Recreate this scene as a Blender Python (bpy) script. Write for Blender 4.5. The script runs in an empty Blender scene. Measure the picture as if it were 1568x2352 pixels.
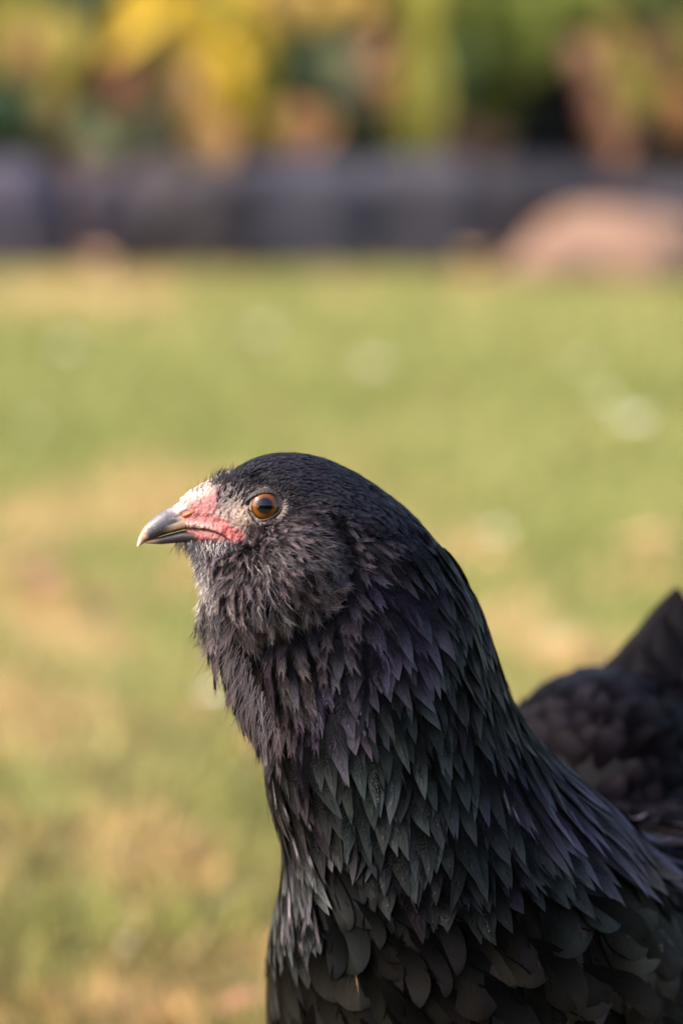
import bpy, math, random
import numpy as np
from mathutils import Vector
from mathutils.bvhtree import BVHTree
rng = np.random.default_rng(7); random.seed(7)
S = bpy.context.scene

# ------------------------------------------------------------------ camera, sky, sun, exposure
K = 0.00014                        # one measuring unit of the photograph at the hen, in metres
F = 0.9 / K
PITCH = math.radians(12.4); CAMZ = 0.60
cam = bpy.data.cameras.new('camera'); co = bpy.data.objects.new('camera', cam)
S.collection.objects.link(co); S.camera = co
co.location = (0, 0, CAMZ); co.rotation_euler = (math.radians(90) - PITCH, 0, 0)
cam.sensor_fit = 'VERTICAL'; cam.sensor_height = 36; cam.lens = 18 / (1176 / F)
cam.clip_start = 0.05; cam.clip_end = 500
cam.dof.use_dof = True; cam.dof.focus_distance = 0.889; cam.dof.aperture_fstop = cam.lens / 22.0
cam.dof.aperture_blades = 0

SUN_EL = math.radians(38); SUN_AZ = math.radians(-98)   # azimuth clockwise from +Y: behind and left of the camera
sdir = Vector((math.sin(SUN_AZ) * math.cos(SUN_EL), math.cos(SUN_AZ) * math.cos(SUN_EL), math.sin(SUN_EL)))
w = bpy.data.worlds.new('World'); S.world = w; w.use_nodes = True
nt = w.node_tree; bg = nt.nodes['Background']
sky = nt.nodes.new('ShaderNodeTexSky'); sky.sky_type = 'NISHITA'; sky.sun_disc = False
sky.sun_elevation = SUN_EL; sky.sun_rotation = SUN_AZ; sky.air_density = 1.2; sky.dust_density = 3.0; sky.ozone_density = 1.0
nt.links.new(sky.outputs[0], bg.inputs[0]); bg.inputs[1].default_value = 0.13
sl = bpy.data.lights.new('sun', 'SUN'); so = bpy.data.objects.new('sun', sl); S.collection.objects.link(so)
sl.energy = 2.35; sl.angle = math.radians(8); sl.color = (1.0, 0.88, 0.72)
so.rotation_euler = sdir.to_track_quat('Z', 'Y').to_euler(); so.location = (-3, -4, 5)
S.view_settings.view_transform = 'Standard'; S.view_settings.look = 'None'
S.view_settings.exposure = 1.62; S.view_settings.gamma = 1.0
S.cycles.use_denoising = True; S.cycles.denoiser = 'OPENIMAGEDENOISE'; S.cycles.denoising_input_passes = 'RGB_ALBEDO_NORMAL'; S.cycles.denoising_prefilter = 'ACCURATE'; S.cycles.max_bounces = 6; S.cycles.transparent_max_bounces = 8

# ------------------------------------------------------------------ measuring helpers
AX = np.array([1., 0, 0]); AU = np.array([0, math.sin(PITCH), math.cos(PITCH)]); AF = np.array([0, math.cos(PITCH), -math.sin(PITCH)])
CAM = np.array([0, 0, CAMZ])
def P(px, py, wd=0.0):
    """place measured in the photograph (1568 wide) at depth wd (in K) beyond the hen's plane -> world"""
    px, py, wd = np.broadcast_arrays(np.asarray(px, float), np.asarray(py, float), np.asarray(wd, float))
    Z = 0.9 + wd * K
    X = (px - 784) / F * Z; Y = -(py - 1176) / F * Z
    return CAM + X[..., None] * AX + Y[..., None] * AU + Z[..., None] * AF
def Q(p):
    """world -> (px, py, wd)"""
    d = p - CAM; Z = d @ AF
    return np.stack([784 + (d @ AX) / Z * F, 1176 - (d @ AU) / Z * F, (Z - 0.9) / K], -1)
def G(px, py, z=0.0):
    """point at height z under a place of the photograph"""
    d = (px - 784) / F * AX - (py - 1176) / F * AU + AF
    t = (z - CAMZ) / d[2]
    return CAM + d * t
def D(dx, dy, dw): return np.asarray(dx)[..., None] * AX - np.asarray(dy)[..., None] * AU + np.asarray(dw)[..., None] * AF
def nrm(v): return v / np.maximum(np.linalg.norm(v, axis=-1, keepdims=True), 1e-9)
def sstep(a, b, x):
    t = np.clip((x - a) / (b - a), 0, 1); return t * t * (3 - 2 * t)
def srgb(r, g, b):
    c = np.array([r, g, b]) / 255.0
    return np.where(c <= 0.04045, c / 12.92, ((c + 0.055) / 1.055) ** 2.4)
def vnoise(p, seed=0):
    """smooth value noise, p (N,k) -> 0..1"""
    p = np.asarray(p, float); k = p.shape[1]
    i = np.floor(p).astype(np.int64); f = p - i; f = f * f * (3 - 2 * f)
    out = 0
    for c in range(2 ** k):
        wgt = 1; h = np.full(len(p), seed * 7919 + 13, np.int64)
        for a in range(k):
            bit = (c >> a) & 1
            wgt = wgt * (f[:, a] if bit else 1 - f[:, a])
            h = (h * 1103515245 + (i[:, a] + bit) * 374761393 + 12345) & 0x7fffffff
            h = (h ^ (h >> 13)) * 1274126177 & 0x7fffffff
        out = out + wgt * ((h & 0xffff) / 65535.0)
    return out
def fbm(p, seed=0, o=3):
    p = np.asarray(p, float); r = 0; a = 0.5; t = 0
    for k in range(o): r = r + a * vnoise(p * 2 ** k, seed + k); t += a; a *= .5
    return r / t

# ------------------------------------------------------------------ object helpers
def link(o, parent=None):
    S.collection.objects.link(o)
    if parent is not None: o.parent = parent
    return o
def mesh_obj(name, verts, faces, mat, parent=None, cols=None, st=None, spc=None, smooth=True, origin=None):
    """faces: (N,3) or (N,4) array or a list of such arrays"""
    if not isinstance(faces, list): faces = [faces]
    faces = [np.asarray(f) for f in faces if len(f)]
    verts = np.asarray(verts, float)
    base = origin if origin is not None else (np.array(parent['_base']) if parent is not None and '_base' in parent else None)
    if base is not None: verts = verts - np.asarray(base)
    me = bpy.data.meshes.new(name)
    lv = np.concatenate([f.ravel() for f in faces]); cnt = np.concatenate([np.full(len(f), f.shape[1]) for f in faces])
    me.vertices.add(len(verts)); me.vertices.foreach_set('co', verts.astype(np.float32).ravel())
    me.loops.add(len(lv)); me.loops.foreach_set('vertex_index', lv.astype(np.int32))
    me.polygons.add(len(cnt)); me.polygons.foreach_set('loop_start', (np.cumsum(cnt) - cnt).astype(np.int32))
    try: me.polygons.foreach_set('loop_total', cnt.astype(np.int32))
    except Exception: pass
    me.polygons.foreach_set('use_smooth', np.full(len(cnt), smooth))
    for nm, arr in (('col', cols), ('spc', spc)):
        if arr is not None:
            a = me.attributes.new(nm, 'FLOAT_COLOR', 'POINT')
            full = np.ones((len(verts), 4), np.float32); full[:, :3] = np.asarray(arr)[:, :3]
            a.data.foreach_set('color', full.ravel())
    if st is not None:
        a = me.attributes.new('st', 'FLOAT_VECTOR', 'POINT'); a.data.foreach_set('vector', np.asarray(st, np.float32).ravel())
    me.update(calc_edges=True); me.validate()
    if mat: me.materials.append(mat)
    o = bpy.data.objects.new(name, me)
    if base is not None and parent is None: o.location = base
    return link(o, parent)
def tag(o, label=None, cat=None, group=None, kind=None):
    if label: o['label'] = label
    if cat: o['category'] = cat
    if group: o['group'] = group
    if kind: o['kind'] = kind
    return o
def empty(name, loc, label, cat, group=None):
    o = bpy.data.objects.new(name, None); o.empty_display_size = .02; o.location = loc; link(o)
    o['_base'] = list(map(float, loc))
    return tag(o, label, cat, group)
def copy_tree(o, loc, rz, sc=1.0):
    r = o.copy(); S.collection.objects.link(r); r.location = loc; r.rotation_euler = (0, 0, rz); r.scale = (sc,) * 3
    r['_base'] = list(map(float, loc))
    for ch in list(o.children):
        c = ch.copy(); S.collection.objects.link(c); c.parent = r
        for g in list(ch.children):
            d = g.copy(); S.collection.objects.link(d); d.parent = c
    return r
def interp(tab, n, smooth=True):
    """resample a table of rows to n rows (Catmull-Rom)"""
    t = np.asarray(tab, float); m = len(t); x = np.linspace(0, m - 1, n); i = np.clip(x.astype(int), 0, m - 2); f = (x - i)[:, None]
    p0 = t[np.maximum(i - 1, 0)]; p1 = t[i]; p2 = t[i + 1]; p3 = t[np.minimum(i + 2, m - 1)]
    return .5 * (2 * p1 + (p2 - p0) * f + (2 * p0 - 5 * p1 + 4 * p2 - p3) * f ** 2 + (3 * p1 - p0 - 3 * p2 + p3) * f ** 3)
def grid_faces(r, c, wrap=True):
    i = np.arange(r - 1)[:, None]; j = np.arange(c if wrap else c - 1)[None]; j2 = (j + 1) % c
    return np.stack([i * c + j, i * c + j2, (i + 1) * c + j2, (i + 1) * c + j], -1).reshape(-1, 4)
def tube(path, radii, n=10):
    """closed tapered tube along world points"""
    path = np.asarray(path, float); r = np.asarray(radii, float); vs = []
    for k in range(len(path)):
        d = nrm(path[min(k + 1, len(path) - 1)] - path[max(k - 1, 0)])
        a = nrm(np.cross(d, [0.3, 0.1, 1] if abs(d[2]) < .9 else [1, 0.2, 0])); b = np.cross(d, a)
        ph = np.linspace(0, 2 * np.pi, n, endpoint=False)[:, None]
        vs.append(path[k] + r[k] * (np.cos(ph) * a + np.sin(ph) * b))
    v = np.concatenate(vs); f = grid_faces(len(path), n)
    v = np.concatenate([v, path[:1], path[-1:]]); m = len(v)
    j = np.arange(n); j2 = (j + 1) % n
    caps = np.concatenate([np.stack([j2, j, np.full(n, m - 2)], 1), np.stack([(len(path) - 1) * n + j, (len(path) - 1) * n + j2, np.full(n, m - 1)], 1)])
    return v, [f, caps]
def join(parts):
    vs = []; fs = []; o = 0
    for v, f in parts:
        for a in (f if isinstance(f, list) else [f]): fs.append(np.asarray(a) + o)
        vs.append(v); o += len(v)
    return np.concatenate(vs), fs

# ------------------------------------------------------------------ materials
def mat_new(name):
    m = bpy.data.materials.new(name); m.use_nodes = True; n = m.node_tree.nodes
    return m, n, m.node_tree.links, n['Principled BSDF']
def attr(n, name):
    a = n.new('ShaderNodeAttribute'); a.attribute_name = name; return a
def math_n(n, l, op, a, b=None, c=None):
    x = n.new('ShaderNodeMath'); x.operation = op
    for k, v in enumerate((a, b, c)):
        if v is None: continue
        if isinstance(v, (int, float)): x.inputs[k].default_value = v
        else: l.new(v, x.inputs[k])
    return x.outputs[0]
def noise(n, l, scale, detail=3, rough=.55, vec=None):
    t = n.new('ShaderNodeTexNoise'); t.inputs['Scale'].default_value = scale; t.inputs['Detail'].default_value = detail; t.inputs['Roughness'].default_value = rough
    if vec is not None: l.new(vec, t.inputs['Vector'])
    return t
def vcol_mat(name, rough=.7, spec=.3, nscale=400, namt=.35, bump=.3, bdist=.0005, coat=0, sss=0, scale2=None, sheen=0, transl=0):
    """colour from the mesh, broken up by noise"""
    m, n, l, b = mat_new(name)
    a = attr(n, 'col'); tc = n.new('ShaderNodeTexCoord')
    t = noise(n, l, nscale, 5, .6, tc.outputs['Object'])
    f = math_n(n, l, 'MULTIPLY_ADD', t.outputs[0], namt * 2, 1 - namt)
    mx = n.new('ShaderNodeVectorMath'); mx.operation = 'SCALE'; l.new(a.outputs['Color'], mx.inputs[0]); l.new(f, mx.inputs['Scale'])
    l.new(mx.outputs[0], b.inputs['Base Color'])
    b.inputs['Roughness'].default_value = rough; b.inputs['Specular IOR Level'].default_value = spec
    if coat: b.inputs['Coat Weight'].default_value = coat; b.inputs['Coat Roughness'].default_value = .12
    if sss: b.inputs['Subsurface Weight'].default_value = sss; b.inputs['Subsurface Radius'].default_value = (1, .35, .2); b.inputs['Subsurface Scale'].default_value = .0015
    if sheen: b.inputs['Sheen Weight'].default_value = sheen
    if bump:
        bp = n.new('ShaderNodeBump'); bp.inputs['Strength'].default_value = bump; bp.inputs['Distance'].default_value = bdist
        t2 = noise(n, l, scale2 or nscale, 4, .6, tc.outputs['Object'])
        l.new(t2.outputs[0], bp.inputs['Height']); l.new(bp.outputs[0], b.inputs['Normal'])
    if transl:
        tr = n.new('ShaderNodeBsdfTranslucent'); l.new(mx.outputs[0], tr.inputs[0]); ms = n.new('ShaderNodeMixShader'); ms.inputs[0].default_value = transl
        out = n['Material Output']; l.new(b.outputs[0], ms.inputs[1]); l.new(tr.outputs[0], ms.inputs[2]); l.new(ms.outputs[0], out.inputs[0])
    return m

def feather_mat(name, rough=.42, spec=.50, stripe=5.0, sheen=.05):
    m, n, l, b = mat_new(name)
    c = attr(n, 'col'); s = attr(n, 'spc'); st = attr(n, 'st')
    sp = n.new('ShaderNodeSeparateXYZ'); l.new(st.outputs['Vector'], sp.inputs[0])
    ab = math_n(n, l, 'ABSOLUTE', sp.outputs[0])
    # barbs run obliquely outwards from the shaft
    ph = math_n(n, l, 'SUBTRACT', sp.outputs[1], math_n(n, l, 'MULTIPLY', ab, 1.6))
    wv = math_n(n, l, 'SINE', math_n(n, l, 'MULTIPLY', ph, 6.2832 / stripe))
    cx = n.new('ShaderNodeCombineXYZ'); l.new(math_n(n, l, 'MULTIPLY', ph, .22), cx.inputs[0]); l.new(math_n(n, l, 'MULTIPLY', sp.outputs[0], .02), cx.inputs[1]); l.new(sp.outputs[2], cx.inputs[2])
    tn = noise(n, l, 1.0, 3, .6, cx.outputs[0])
    h = math_n(n, l, 'ADD', math_n(n, l, 'MULTIPLY', wv, .35), math_n(n, l, 'MULTIPLY', tn.outputs[0], 2.0))
    f = math_n(n, l, 'MULTIPLY_ADD', h, .55, .45)
    mx = n.new('ShaderNodeVectorMath'); mx.operation = 'SCALE'; l.new(c.outputs['Color'], mx.inputs[0]); l.new(f, mx.inputs['Scale'])
    l.new(mx.outputs[0], b.inputs['Base Color']); l.new(s.outputs['Color'], b.inputs['Specular Tint'])
    sv = n.new('ShaderNodeSeparateXYZ'); l.new(s.outputs['Color'], sv.inputs[0])
    l.new(math_n(n, l, 'MULTIPLY', sv.outputs[0], spec), b.inputs['Specular IOR Level']); l.new(math_n(n, l, 'MULTIPLY', sv.outputs[0], sheen), b.inputs['Sheen Weight'])
    b.inputs['Roughness'].default_value = rough; b.inputs['Sheen Roughness'].default_value = .4; l.new(s.outputs['Color'], b.inputs['Sheen Tint'])
    bp = n.new('ShaderNodeBump'); bp.inputs['Strength'].default_value = .6; bp.inputs['Distance'].default_value = .00022
    l.new(h, bp.inputs['Height']); l.new(bp.outputs[0], b.inputs['Normal'])
    return m
M_FEATHER = feather_mat('feather_black')
M_FLUFF = feather_mat('feather_fluff', rough=.6, spec=.3, sheen=.12)
M_SKIN = vcol_mat('hen_skin', rough=.5, spec=.4, nscale=1400, namt=.22, bump=.6, bdist=.0007, sss=.25, scale2=1100)
M_BEAK = vcol_mat('beak_horn', rough=.42, spec=.4, nscale=500, namt=.25, bump=.25, bdist=.0004, coat=.1, scale2=700, sss=.1)
M_BODY = vcol_mat('hen_body', rough=.9, spec=.1, nscale=300, namt=.2, bump=0)

# ================================================================== STRUCTURE: lawn, bed
PATCH = [  # px, py, radius x, radius y (photo units), amount of dry straw (+) or green (-)
    (230, 680, 220, 40, 1.0), (60, 700, 120, 40, .5), (1120, 612, 190, 28, 1.0), (700, 640, 500, 25, .3),
    (120, 1230, 200, 60, .8), (130, 1370, 220, 40, .9), (1500, 1260, 110, 70, .9), (1290, 1480, 150, 50, 1.1), (1150, 1420, 90, 60, .6),
    (420, 1340, 120, 60, .6), (300, 1130, 250, 40, .35), (60, 1600, 160, 60, .5), (330, 1760, 150, 60, .5), (560, 1710, 90, 40, .7), (150, 1880, 220, 50, .35),
    (350, 880, 500, 110, -.9), (1000, 760, 700, 90, -.6), (1300, 1020, 300, 120, -.6), (120, 900, 250, 120, -.6), (1200, 1590, 90, 70, -.8), (220, 1580, 140, 40, -.6), (430, 1960, 200, 70, -.4), (150, 2060, 200, 70, -.35),
    (900, 1000, 600, 60, -.3), (200, 2250, 350, 60, .35), (500, 2330, 200, 40, .5)]
PATCH_W = []
for px, py, rx, ry, a in PATCH:
    g = G(px, py); gx = abs(G(px + rx, py)[0] - g[0]); gy = abs(G(px, py - ry)[1] - G(px, py + ry)[1]) / 2
    PATCH_W.append((g[0], g[1], gx, gy, a))
def dryness(x, y):
    d = .25 + (fbm(np.stack([x * 2.2, y * 1.6], 1), 3) - .5) * 1.0 + (fbm(np.stack([x * 9, y * 7], 1), 9) - .5) * 1.5
    d = d + (fbm(np.stack([x * 34, y * 26], 1), 17) - .5) * 1.5
    for gx, gy, rx, ry, a in PATCH_W: d = d + a * .50 * np.exp(-((x - gx) / rx) ** 2 - ((y - gy) / ry) ** 2)
    return d
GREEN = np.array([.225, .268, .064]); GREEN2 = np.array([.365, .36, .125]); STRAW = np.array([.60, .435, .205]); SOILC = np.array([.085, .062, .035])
def lawn_col(x, y, jit=0.0):   # turf near the camera darkened and browned; lens vignette put into its colour
    d = dryness(x, y) + (rng.random(len(x)) - .5) * jit
    g = GREEN + (GREEN2 - GREEN) * fbm(np.stack([x * 5, y * 5], 1), 21)[:, None] * 1.3
    k = sstep(.25, .95, d)[:, None]
    out = g * (1 - k) + STRAW * k; vign = (sstep(2.3, 1.3, y) * .7)[:, None]
    return out * (1 - vign) + out * np.array([.62, .50, .42]) * vign
nx, ny = 180, 260
xs = np.linspace(-2.6, 2.6, nx); ys = np.linspace(0.2, 5.2, ny); gx, gy = np.meshgrid(xs, ys)
gz = (fbm(np.stack([gx.ravel() * 6, gy.ravel() * 6], 1), 5) - .5) * .012
# far ring of the same sheet, out to the horizon
gv = np.stack([gx.ravel(), gy.ravel(), gz - .004], 1)
edge = [np.array([-200, -200, -.01]), np.array([200, -200, -.01]), np.array([200, 5.2, -.01]), np.array([-200, 5.2, -.01])]
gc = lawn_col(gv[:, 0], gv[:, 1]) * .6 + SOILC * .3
M_LAWN = vcol_mat('lawn_turf', rough=.95, spec=.1, nscale=60, namt=.4, bump=.8, bdist=.01)
c00, c10, c11, c01 = 0, nx - 1, ny * nx - 1, (ny - 1) * nx
b0 = len(gv); gv = np.concatenate([gv, edge]); gc = np.concatenate([gc, np.tile(GREEN * .5, (4, 1))])
ring = np.array([[b0, b0 + 1, c10, c00], [b0 + 1, b0 + 2, c11, c10], [b0 + 3, b0, c00, c01]])
tag(mesh_obj('lawn', gv, [grid_faces(ny, nx, False), ring], M_LAWN, cols=gc), kind='structure')
# soil of the planting bed behind the edging
bx, by = 60, 40
xx, yy = np.meshgrid(np.linspace(-6, 6, bx), np.linspace(4.62, 12, by))
sz = .05 + .03 * fbm(np.stack([xx.ravel() * 3, yy.ravel() * 3], 1), 31) - .05 * (yy.ravel() < 4.7)
M_SOIL = vcol_mat('bed_soil', rough=.95, spec=.1, nscale=30, namt=.5, bump=.8, bdist=.02)
tag(mesh_obj('soil_bed', np.stack([xx.ravel(), yy.ravel(), sz], 1), grid_faces(by, bx, False), M_SOIL, cols=np.tile([.045, .033, .026], (bx * by, 1))), kind='structure')
far = np.array([[-200, 5.21, -.02], [200, 5.21, -.02], [200, 400, -.02], [-200, 400, -.02]], float)
tag(mesh_obj('meadow', far, np.array([[0, 1, 2, 3]]), M_LAWN, cols=np.tile(GREEN * .6, (4, 1))), kind='structure')

# grass blades
def grass(name, n, xr, yr, hh, ww, label):
    y = rng.uniform(*yr, n); x = rng.uniform(-1, 1, n) * (xr[0] + (xr[1] - xr[0]) * (y - yr[0]) / (yr[1] - yr[0]))
    a = rng.uniform(0, 2 * np.pi, n); h = hh * rng.uniform(.45, 1.25, n); wd = ww * rng.uniform(.6, 1.3, n)
    tilt = rng.uniform(.1, 1.1, n); ta = rng.uniform(0, 2 * np.pi, n)
    base = np.stack([x, y, np.full(n, -.004)], 1); side = np.stack([np.cos(a), np.sin(a), 0 * a], 1) * wd[:, None]
    lean = np.stack([np.cos(ta), np.sin(ta), 0 * ta], 1) * (h * tilt)[:, None]; up = np.array([0, 0, 1.]) * (h / np.sqrt(1 + tilt ** 2))[:, None]
    m = base + lean * .3 + up * .6; tp = base + lean * .95 + up
    v = np.stack([base - side, base + side, m - side * .8, m + side * .8, tp], 1).reshape(-1, 3)
    o = np.arange(n)[:, None] * 5
    amp = .30 + .28 * sstep(2.3, 1.4, y); tuft = 1 + (fbm(np.stack([x * 45, y * 45], 1), 77) - .5) * 2.0 * sstep(2.6, 1.4, y)
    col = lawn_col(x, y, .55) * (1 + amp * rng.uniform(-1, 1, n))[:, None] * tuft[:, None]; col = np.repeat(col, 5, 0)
    ob = mesh_obj(name, v, [o + np.array([[0, 1, 3, 2]]), o + np.array([[2, 3, 4]])], M_GRASS, cols=col)
    return tag(ob, label, 'grass', kind='stuff')
M_GRASS = vcol_mat('grass_blade', rough=.5, spec=.35, nscale=300, namt=.15, bump=0, transl=.3)
grass('grass', 190000, (.95, 2.3), (.75, 4.55), .024, .0016, 'short patchy lawn grass, green and straw coloured, between hen and stones')

# ================================================================== HEN
origin = P(1200, 2500, 560); origin[2] = 0
RINGS = [  # top/back point, bottom/front point, half depth, centre depth
    (480, 1136, 446, 1240, 26, 0), (506, 1108, 446, 1272, 44, 0), (542, 1076, 456, 1306, 70, 0), (590, 1050, 474, 1350, 94, 4),
    (650, 1040, 466, 1400, 116, 10), (724, 1046, 475, 1450, 134, 20), (806, 1080, 500, 1512, 152, 35), (886, 1132, 540, 1580, 168, 52),
    (960, 1196, 566, 1645, 184, 70), (1030, 1290, 608, 1712, 200, 92), (1088, 1396, 622, 1780, 216, 118), (1126, 1502, 634, 1860, 236, 150),
    (1164, 1608, 662, 1950, 262, 190), (1224, 1706, 656, 2030, 312, 250), (1320, 1795, 634, 2130, 380, 330), (1440, 1900, 622, 2250, 440, 410),
    (1540, 2060, 634, 2400, 470, 470), (1600, 2250, 730, 2560, 450, 520), (1600, 2450, 860, 2680, 380, 560), (1500, 2620, 1100, 2720, 160, 600)]
def loft(rings, n, c, sq=1.0):
    R = interp(rings, n); T = P(R[:, 0], R[:, 1], R[:, 5]); B = P(R[:, 2], R[:, 3], R[:, 5])
    ph = np.linspace(0, 2 * np.pi, c, endpoint=False)
    C = (T + B) / 2; H = (T - B) / 2
    sn = np.sign(np.sin(ph)) * np.abs(np.sin(ph)) ** sq
    v = C[:, None] + H[:, None] * np.cos(ph)[None, :, None] - AF * (R[:, 4] * K)[:, None, None] * sn[None, :, None]
    v = v.reshape(-1, 3); m = len(v)
    v = np.concatenate([v, C[:1], C[-1:]]); j = np.arange(c); j2 = (j + 1) % c
    return v, [grid_faces(n, c), np.stack([j2, j, np.full(c, m)], 1), np.stack([(n - 1) * c + j, (n - 1) * c + j2, np.full(c, m + 1)], 1)]
def ellipsoid(c, a, b, d, n=24):
    """centre and three world semi-axes"""
    th = np.linspace(0, np.pi, n); ph = np.linspace(0, 2 * np.pi, n * 2, endpoint=False)
    v = (np.cos(th)[:, None, None] * a + np.sin(th)[:, None, None] * (np.cos(ph)[None, :, None] * b + np.sin(ph)[None, :, None] * d) + c).reshape(-1, 3)
    return v, [grid_faces(n, n * 2)]
bodyax = nrm(D(.80, -.05, .60)); bodyup = nrm(D(-.0, -1., -.0) ); bodysd = nrm(np.cross(bodyax, bodyup)); bodyup = nrm(np.cross(bodysd, bodyax))
parts = [loft(RINGS, 60, 48)]
for (px, py, wd, la, lu, ls) in ((1180, 2280, 520, 480, 400, 400), (1480, 2260, 820, 620, 470, 480), (1700, 2150, 1150, 560, 440, 440),
                                 (1385, 1822, 1080, 310, 335, 300), (1600, 1840, 1200, 330, 320, 300), (1800, 1900, 1350, 360, 350, 300), (1650, 1640, 1230, 170, 250, 120)):
    parts.append(ellipsoid(P(px, py, wd), bodyax * la * K, bodyup * lu * K, bodysd * ls * K))
for sg_ in (-1, 1):   # muffs puff out on both cheeks
    parts.append(ellipsoid(P(655, 1290, sg_ * 98), AX * 102 * K, AU * 92 * K, AF * 104 * K)); parts.append(ellipsoid(P(598, 1372, sg_ * 76), AX * 90 * K, AU * 86 * K, AF * 98 * K))
v, f = join(parts)
tmp = mesh_obj('body_source', v, f, None)
md = tmp.modifiers.new('r', 'REMESH'); md.mode = 'VOXEL'; md.voxel_size = .0022
md = tmp.modifiers.new('s', 'SMOOTH'); md.factor = .5; md.iterations = 6
dg = bpy.context.evaluated_depsgraph_get(); me = bpy.data.meshes.new_from_object(tmp.evaluated_get(dg))
bpy.data.objects.remove(tmp)
nv = len(me.vertices); bv = np.empty(nv * 3, np.float32); me.vertices.foreach_get('co', bv); bv = bv.reshape(-1, 3).astype(float)
q = Q(bv); mk = sstep(616, 585, q[:, 0]) * sstep(1274, 1256, q[:, 1]) * sstep(1060, 1095, q[:, 1])   # room for the face
mk = mk * sstep(0, 12, q[:, 1] - (1102 + (540 - q[:, 0]) * .4)); 
def seg_d(x, y, pl):
    d = np.full(len(x), 1e9)
    for k in range(len(pl) - 1):
        a = np.array(pl[k], float); ab = np.array(pl[k + 1], float) - a; t = np.clip(((x - a[0]) * ab[0] + (y - a[1]) * ab[1]) / (ab @ ab), 0, 1)
        d = np.minimum(d, np.hypot(x - a[0] - t * ab[0], y - a[1] - t * ab[1]))
    return d
crease = np.exp(-(seg_d(q[:, 0], q[:, 1], [(772, 1205), (798, 1290), (790, 1370), (730, 1425), (640, 1462), (560, 1475)]) / 20) ** 2) * sstep(560, 620, q[:, 0]) * (q[:, 2] < 500)
crease = crease + .55 * np.exp(-(seg_d(q[:, 0], q[:, 1], [(800, 1240), (880, 1232), (985, 1232)]) / 15) ** 2) * (q[:, 2] < 500)
bv = P(q[:, 0], q[:, 1], q[:, 2] * (1 - .34 * mk) + crease * 34 * np.sign(20 - q[:, 2]))
me.vertices.foreach_set('co', bv.astype(np.float32).ravel()); me.calc_loop_triangles(); bt = np.empty(len(me.loop_triangles) * 3, np.int32); me.loop_triangles.foreach_get('vertices', bt); bt = bt.reshape(-1, 3)
bvh = BVHTree.FromPolygons(bv.tolist(), bt.tolist())
bodycol = np.tile([.012, .011, .013], (nv, 1)); q = Q(bv)
hen = mesh_obj('hen', bv, bt, M_BODY, cols=bodycol, origin=origin)
hen['_base'] = list(map(float, origin))
tag(hen, 'black bearded hen with amber eye and glossy green-black neck feathers, standing on the lawn', 'hen')

# ---- face skin
FACE = [(414, 1148, 430, 1230, 24, 0), (446, 1124, 456, 1252, 38, 0), (484, 1104, 486, 1272, 58, 0), (522, 1092, 516, 1284, 77, 0), (560, 1084, 546, 1288, 93, 0),
        (600, 1080, 578, 1300, 108, 2), (650, 1078, 612, 1312, 121, 5), (705, 1092, 655, 1315, 131, 10)]
v, f = loft(FACE, 220, 260)
q = Q(v); side = np.sign(-(q[:, 2] - 2)); near = q[:, 2] < 8
def seg_dist(x, y, pl):
    d = np.full(len(x), 1e9); tt = np.zeros(len(x))
    for k in range(len(pl) - 1):
        a = np.array(pl[k], float); b = np.array(pl[k + 1], float); ab = b - a
        t = np.clip(((x - a[0]) * ab[0] + (y - a[1]) * ab[1]) / (ab @ ab), 0, 1)
        dd = np.hypot(x - a[0] - t * ab[0], y - a[1] - t * ab[1]); tt = np.where(dd < d, k + t, tt); d = np.minimum(d, dd)
    return d, tt / (len(pl) - 1)
EYE = (612, 1163); EW = -106
lip = [(418, 1201), (450, 1203), (480, 1208), (507, 1219), (530, 1236), (545, 1244)]
mouth = [(400, 1220), (433, 1215), (477, 1217), (507, 1226), (529, 1241)]
lipb = [(455, 1226), (490, 1234), (520, 1249)]
x, y = q[:, 0], q[:, 1]
dl, _ = seg_dist(x, y, lip); dm, _ = seg_dist(x, y, mouth); db, _ = seg_dist(x, y, lipb); de = np.hypot((x - EYE[0]) / 1.1, y - EYE[1])
disp = -15 * sstep(46, 60, de) * sstep(560, 600, x) + 3 + 7 * np.exp(-(dl / 8) ** 2) - 7 * np.exp(-(dm / 4) ** 2) + 5 * np.exp(-(db / 8) ** 2) - 16 * np.exp(-(de / 34) ** 4)
disp += 5 * (vnoise(np.stack([x / 9, y / 9, q[:, 2] / 9], 1), 4) - .5) * sstep(600, 520, x) + 3 * (vnoise(np.stack([x / 4, y / 4, q[:, 2] / 4], 1), 8) - .5)
C = np.repeat(v[:-2].reshape(220, 260, 3).mean(1), 260, 0); C = np.concatenate([C, v[-2:]])
outw = nrm(v - C); outw[-2:] = 0
v = v + outw * (disp * K)[:, None]
pink = np.array([.27, .080, .088]); cream = np.array([.46, .33, .29]); dkskin = np.array([.075, .055, .055]); red = np.array([.55, .11, .11])
nz = fbm(np.stack([x / 11, y / 11], 1), 12)
col = pink + (cream - pink) * (sstep(.0, 1., np.exp(-((y - (1140 - (x - 430) * .52)) / 26) ** 2)) * sstep(560, 470, x))[:, None]
col = col + (cream - col) * (.75 * np.exp(-(dl / 7) ** 2) * sstep(525, 440, x))[:, None]
col = col + (red - col) * (sstep(485, 530, x) * sstep(1180, 1215, y) * .7)[:, None]
lore = sstep(0, 1, 1 - np.hypot((x - 548) / 45, (y - 1185) / 40))[:, None]
dk = .85 * sstep(512, 562, x + (nz - .5) * 50 - np.clip(y - 1200, 0, 50) * .5)[:, None]
col = col * (1 - dk) + dkskin * 1.6 * dk
ds, _ = seg_dist(x, y, [(436, 1180), (500, 1203), (545, 1238)])
gr = (sstep(8, 25, ds + (nz - .5) * 16) * sstep(478, 512, x + (nz - .5) * 46))[:, None]; gcol = dkskin + (np.array([.19, .13, .125]) - dkskin) * sstep(1150, 1185, y)[:, None] * (.7 + .6 * nz[:, None])
col = col * (1 - gr) + gcol * gr
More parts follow.
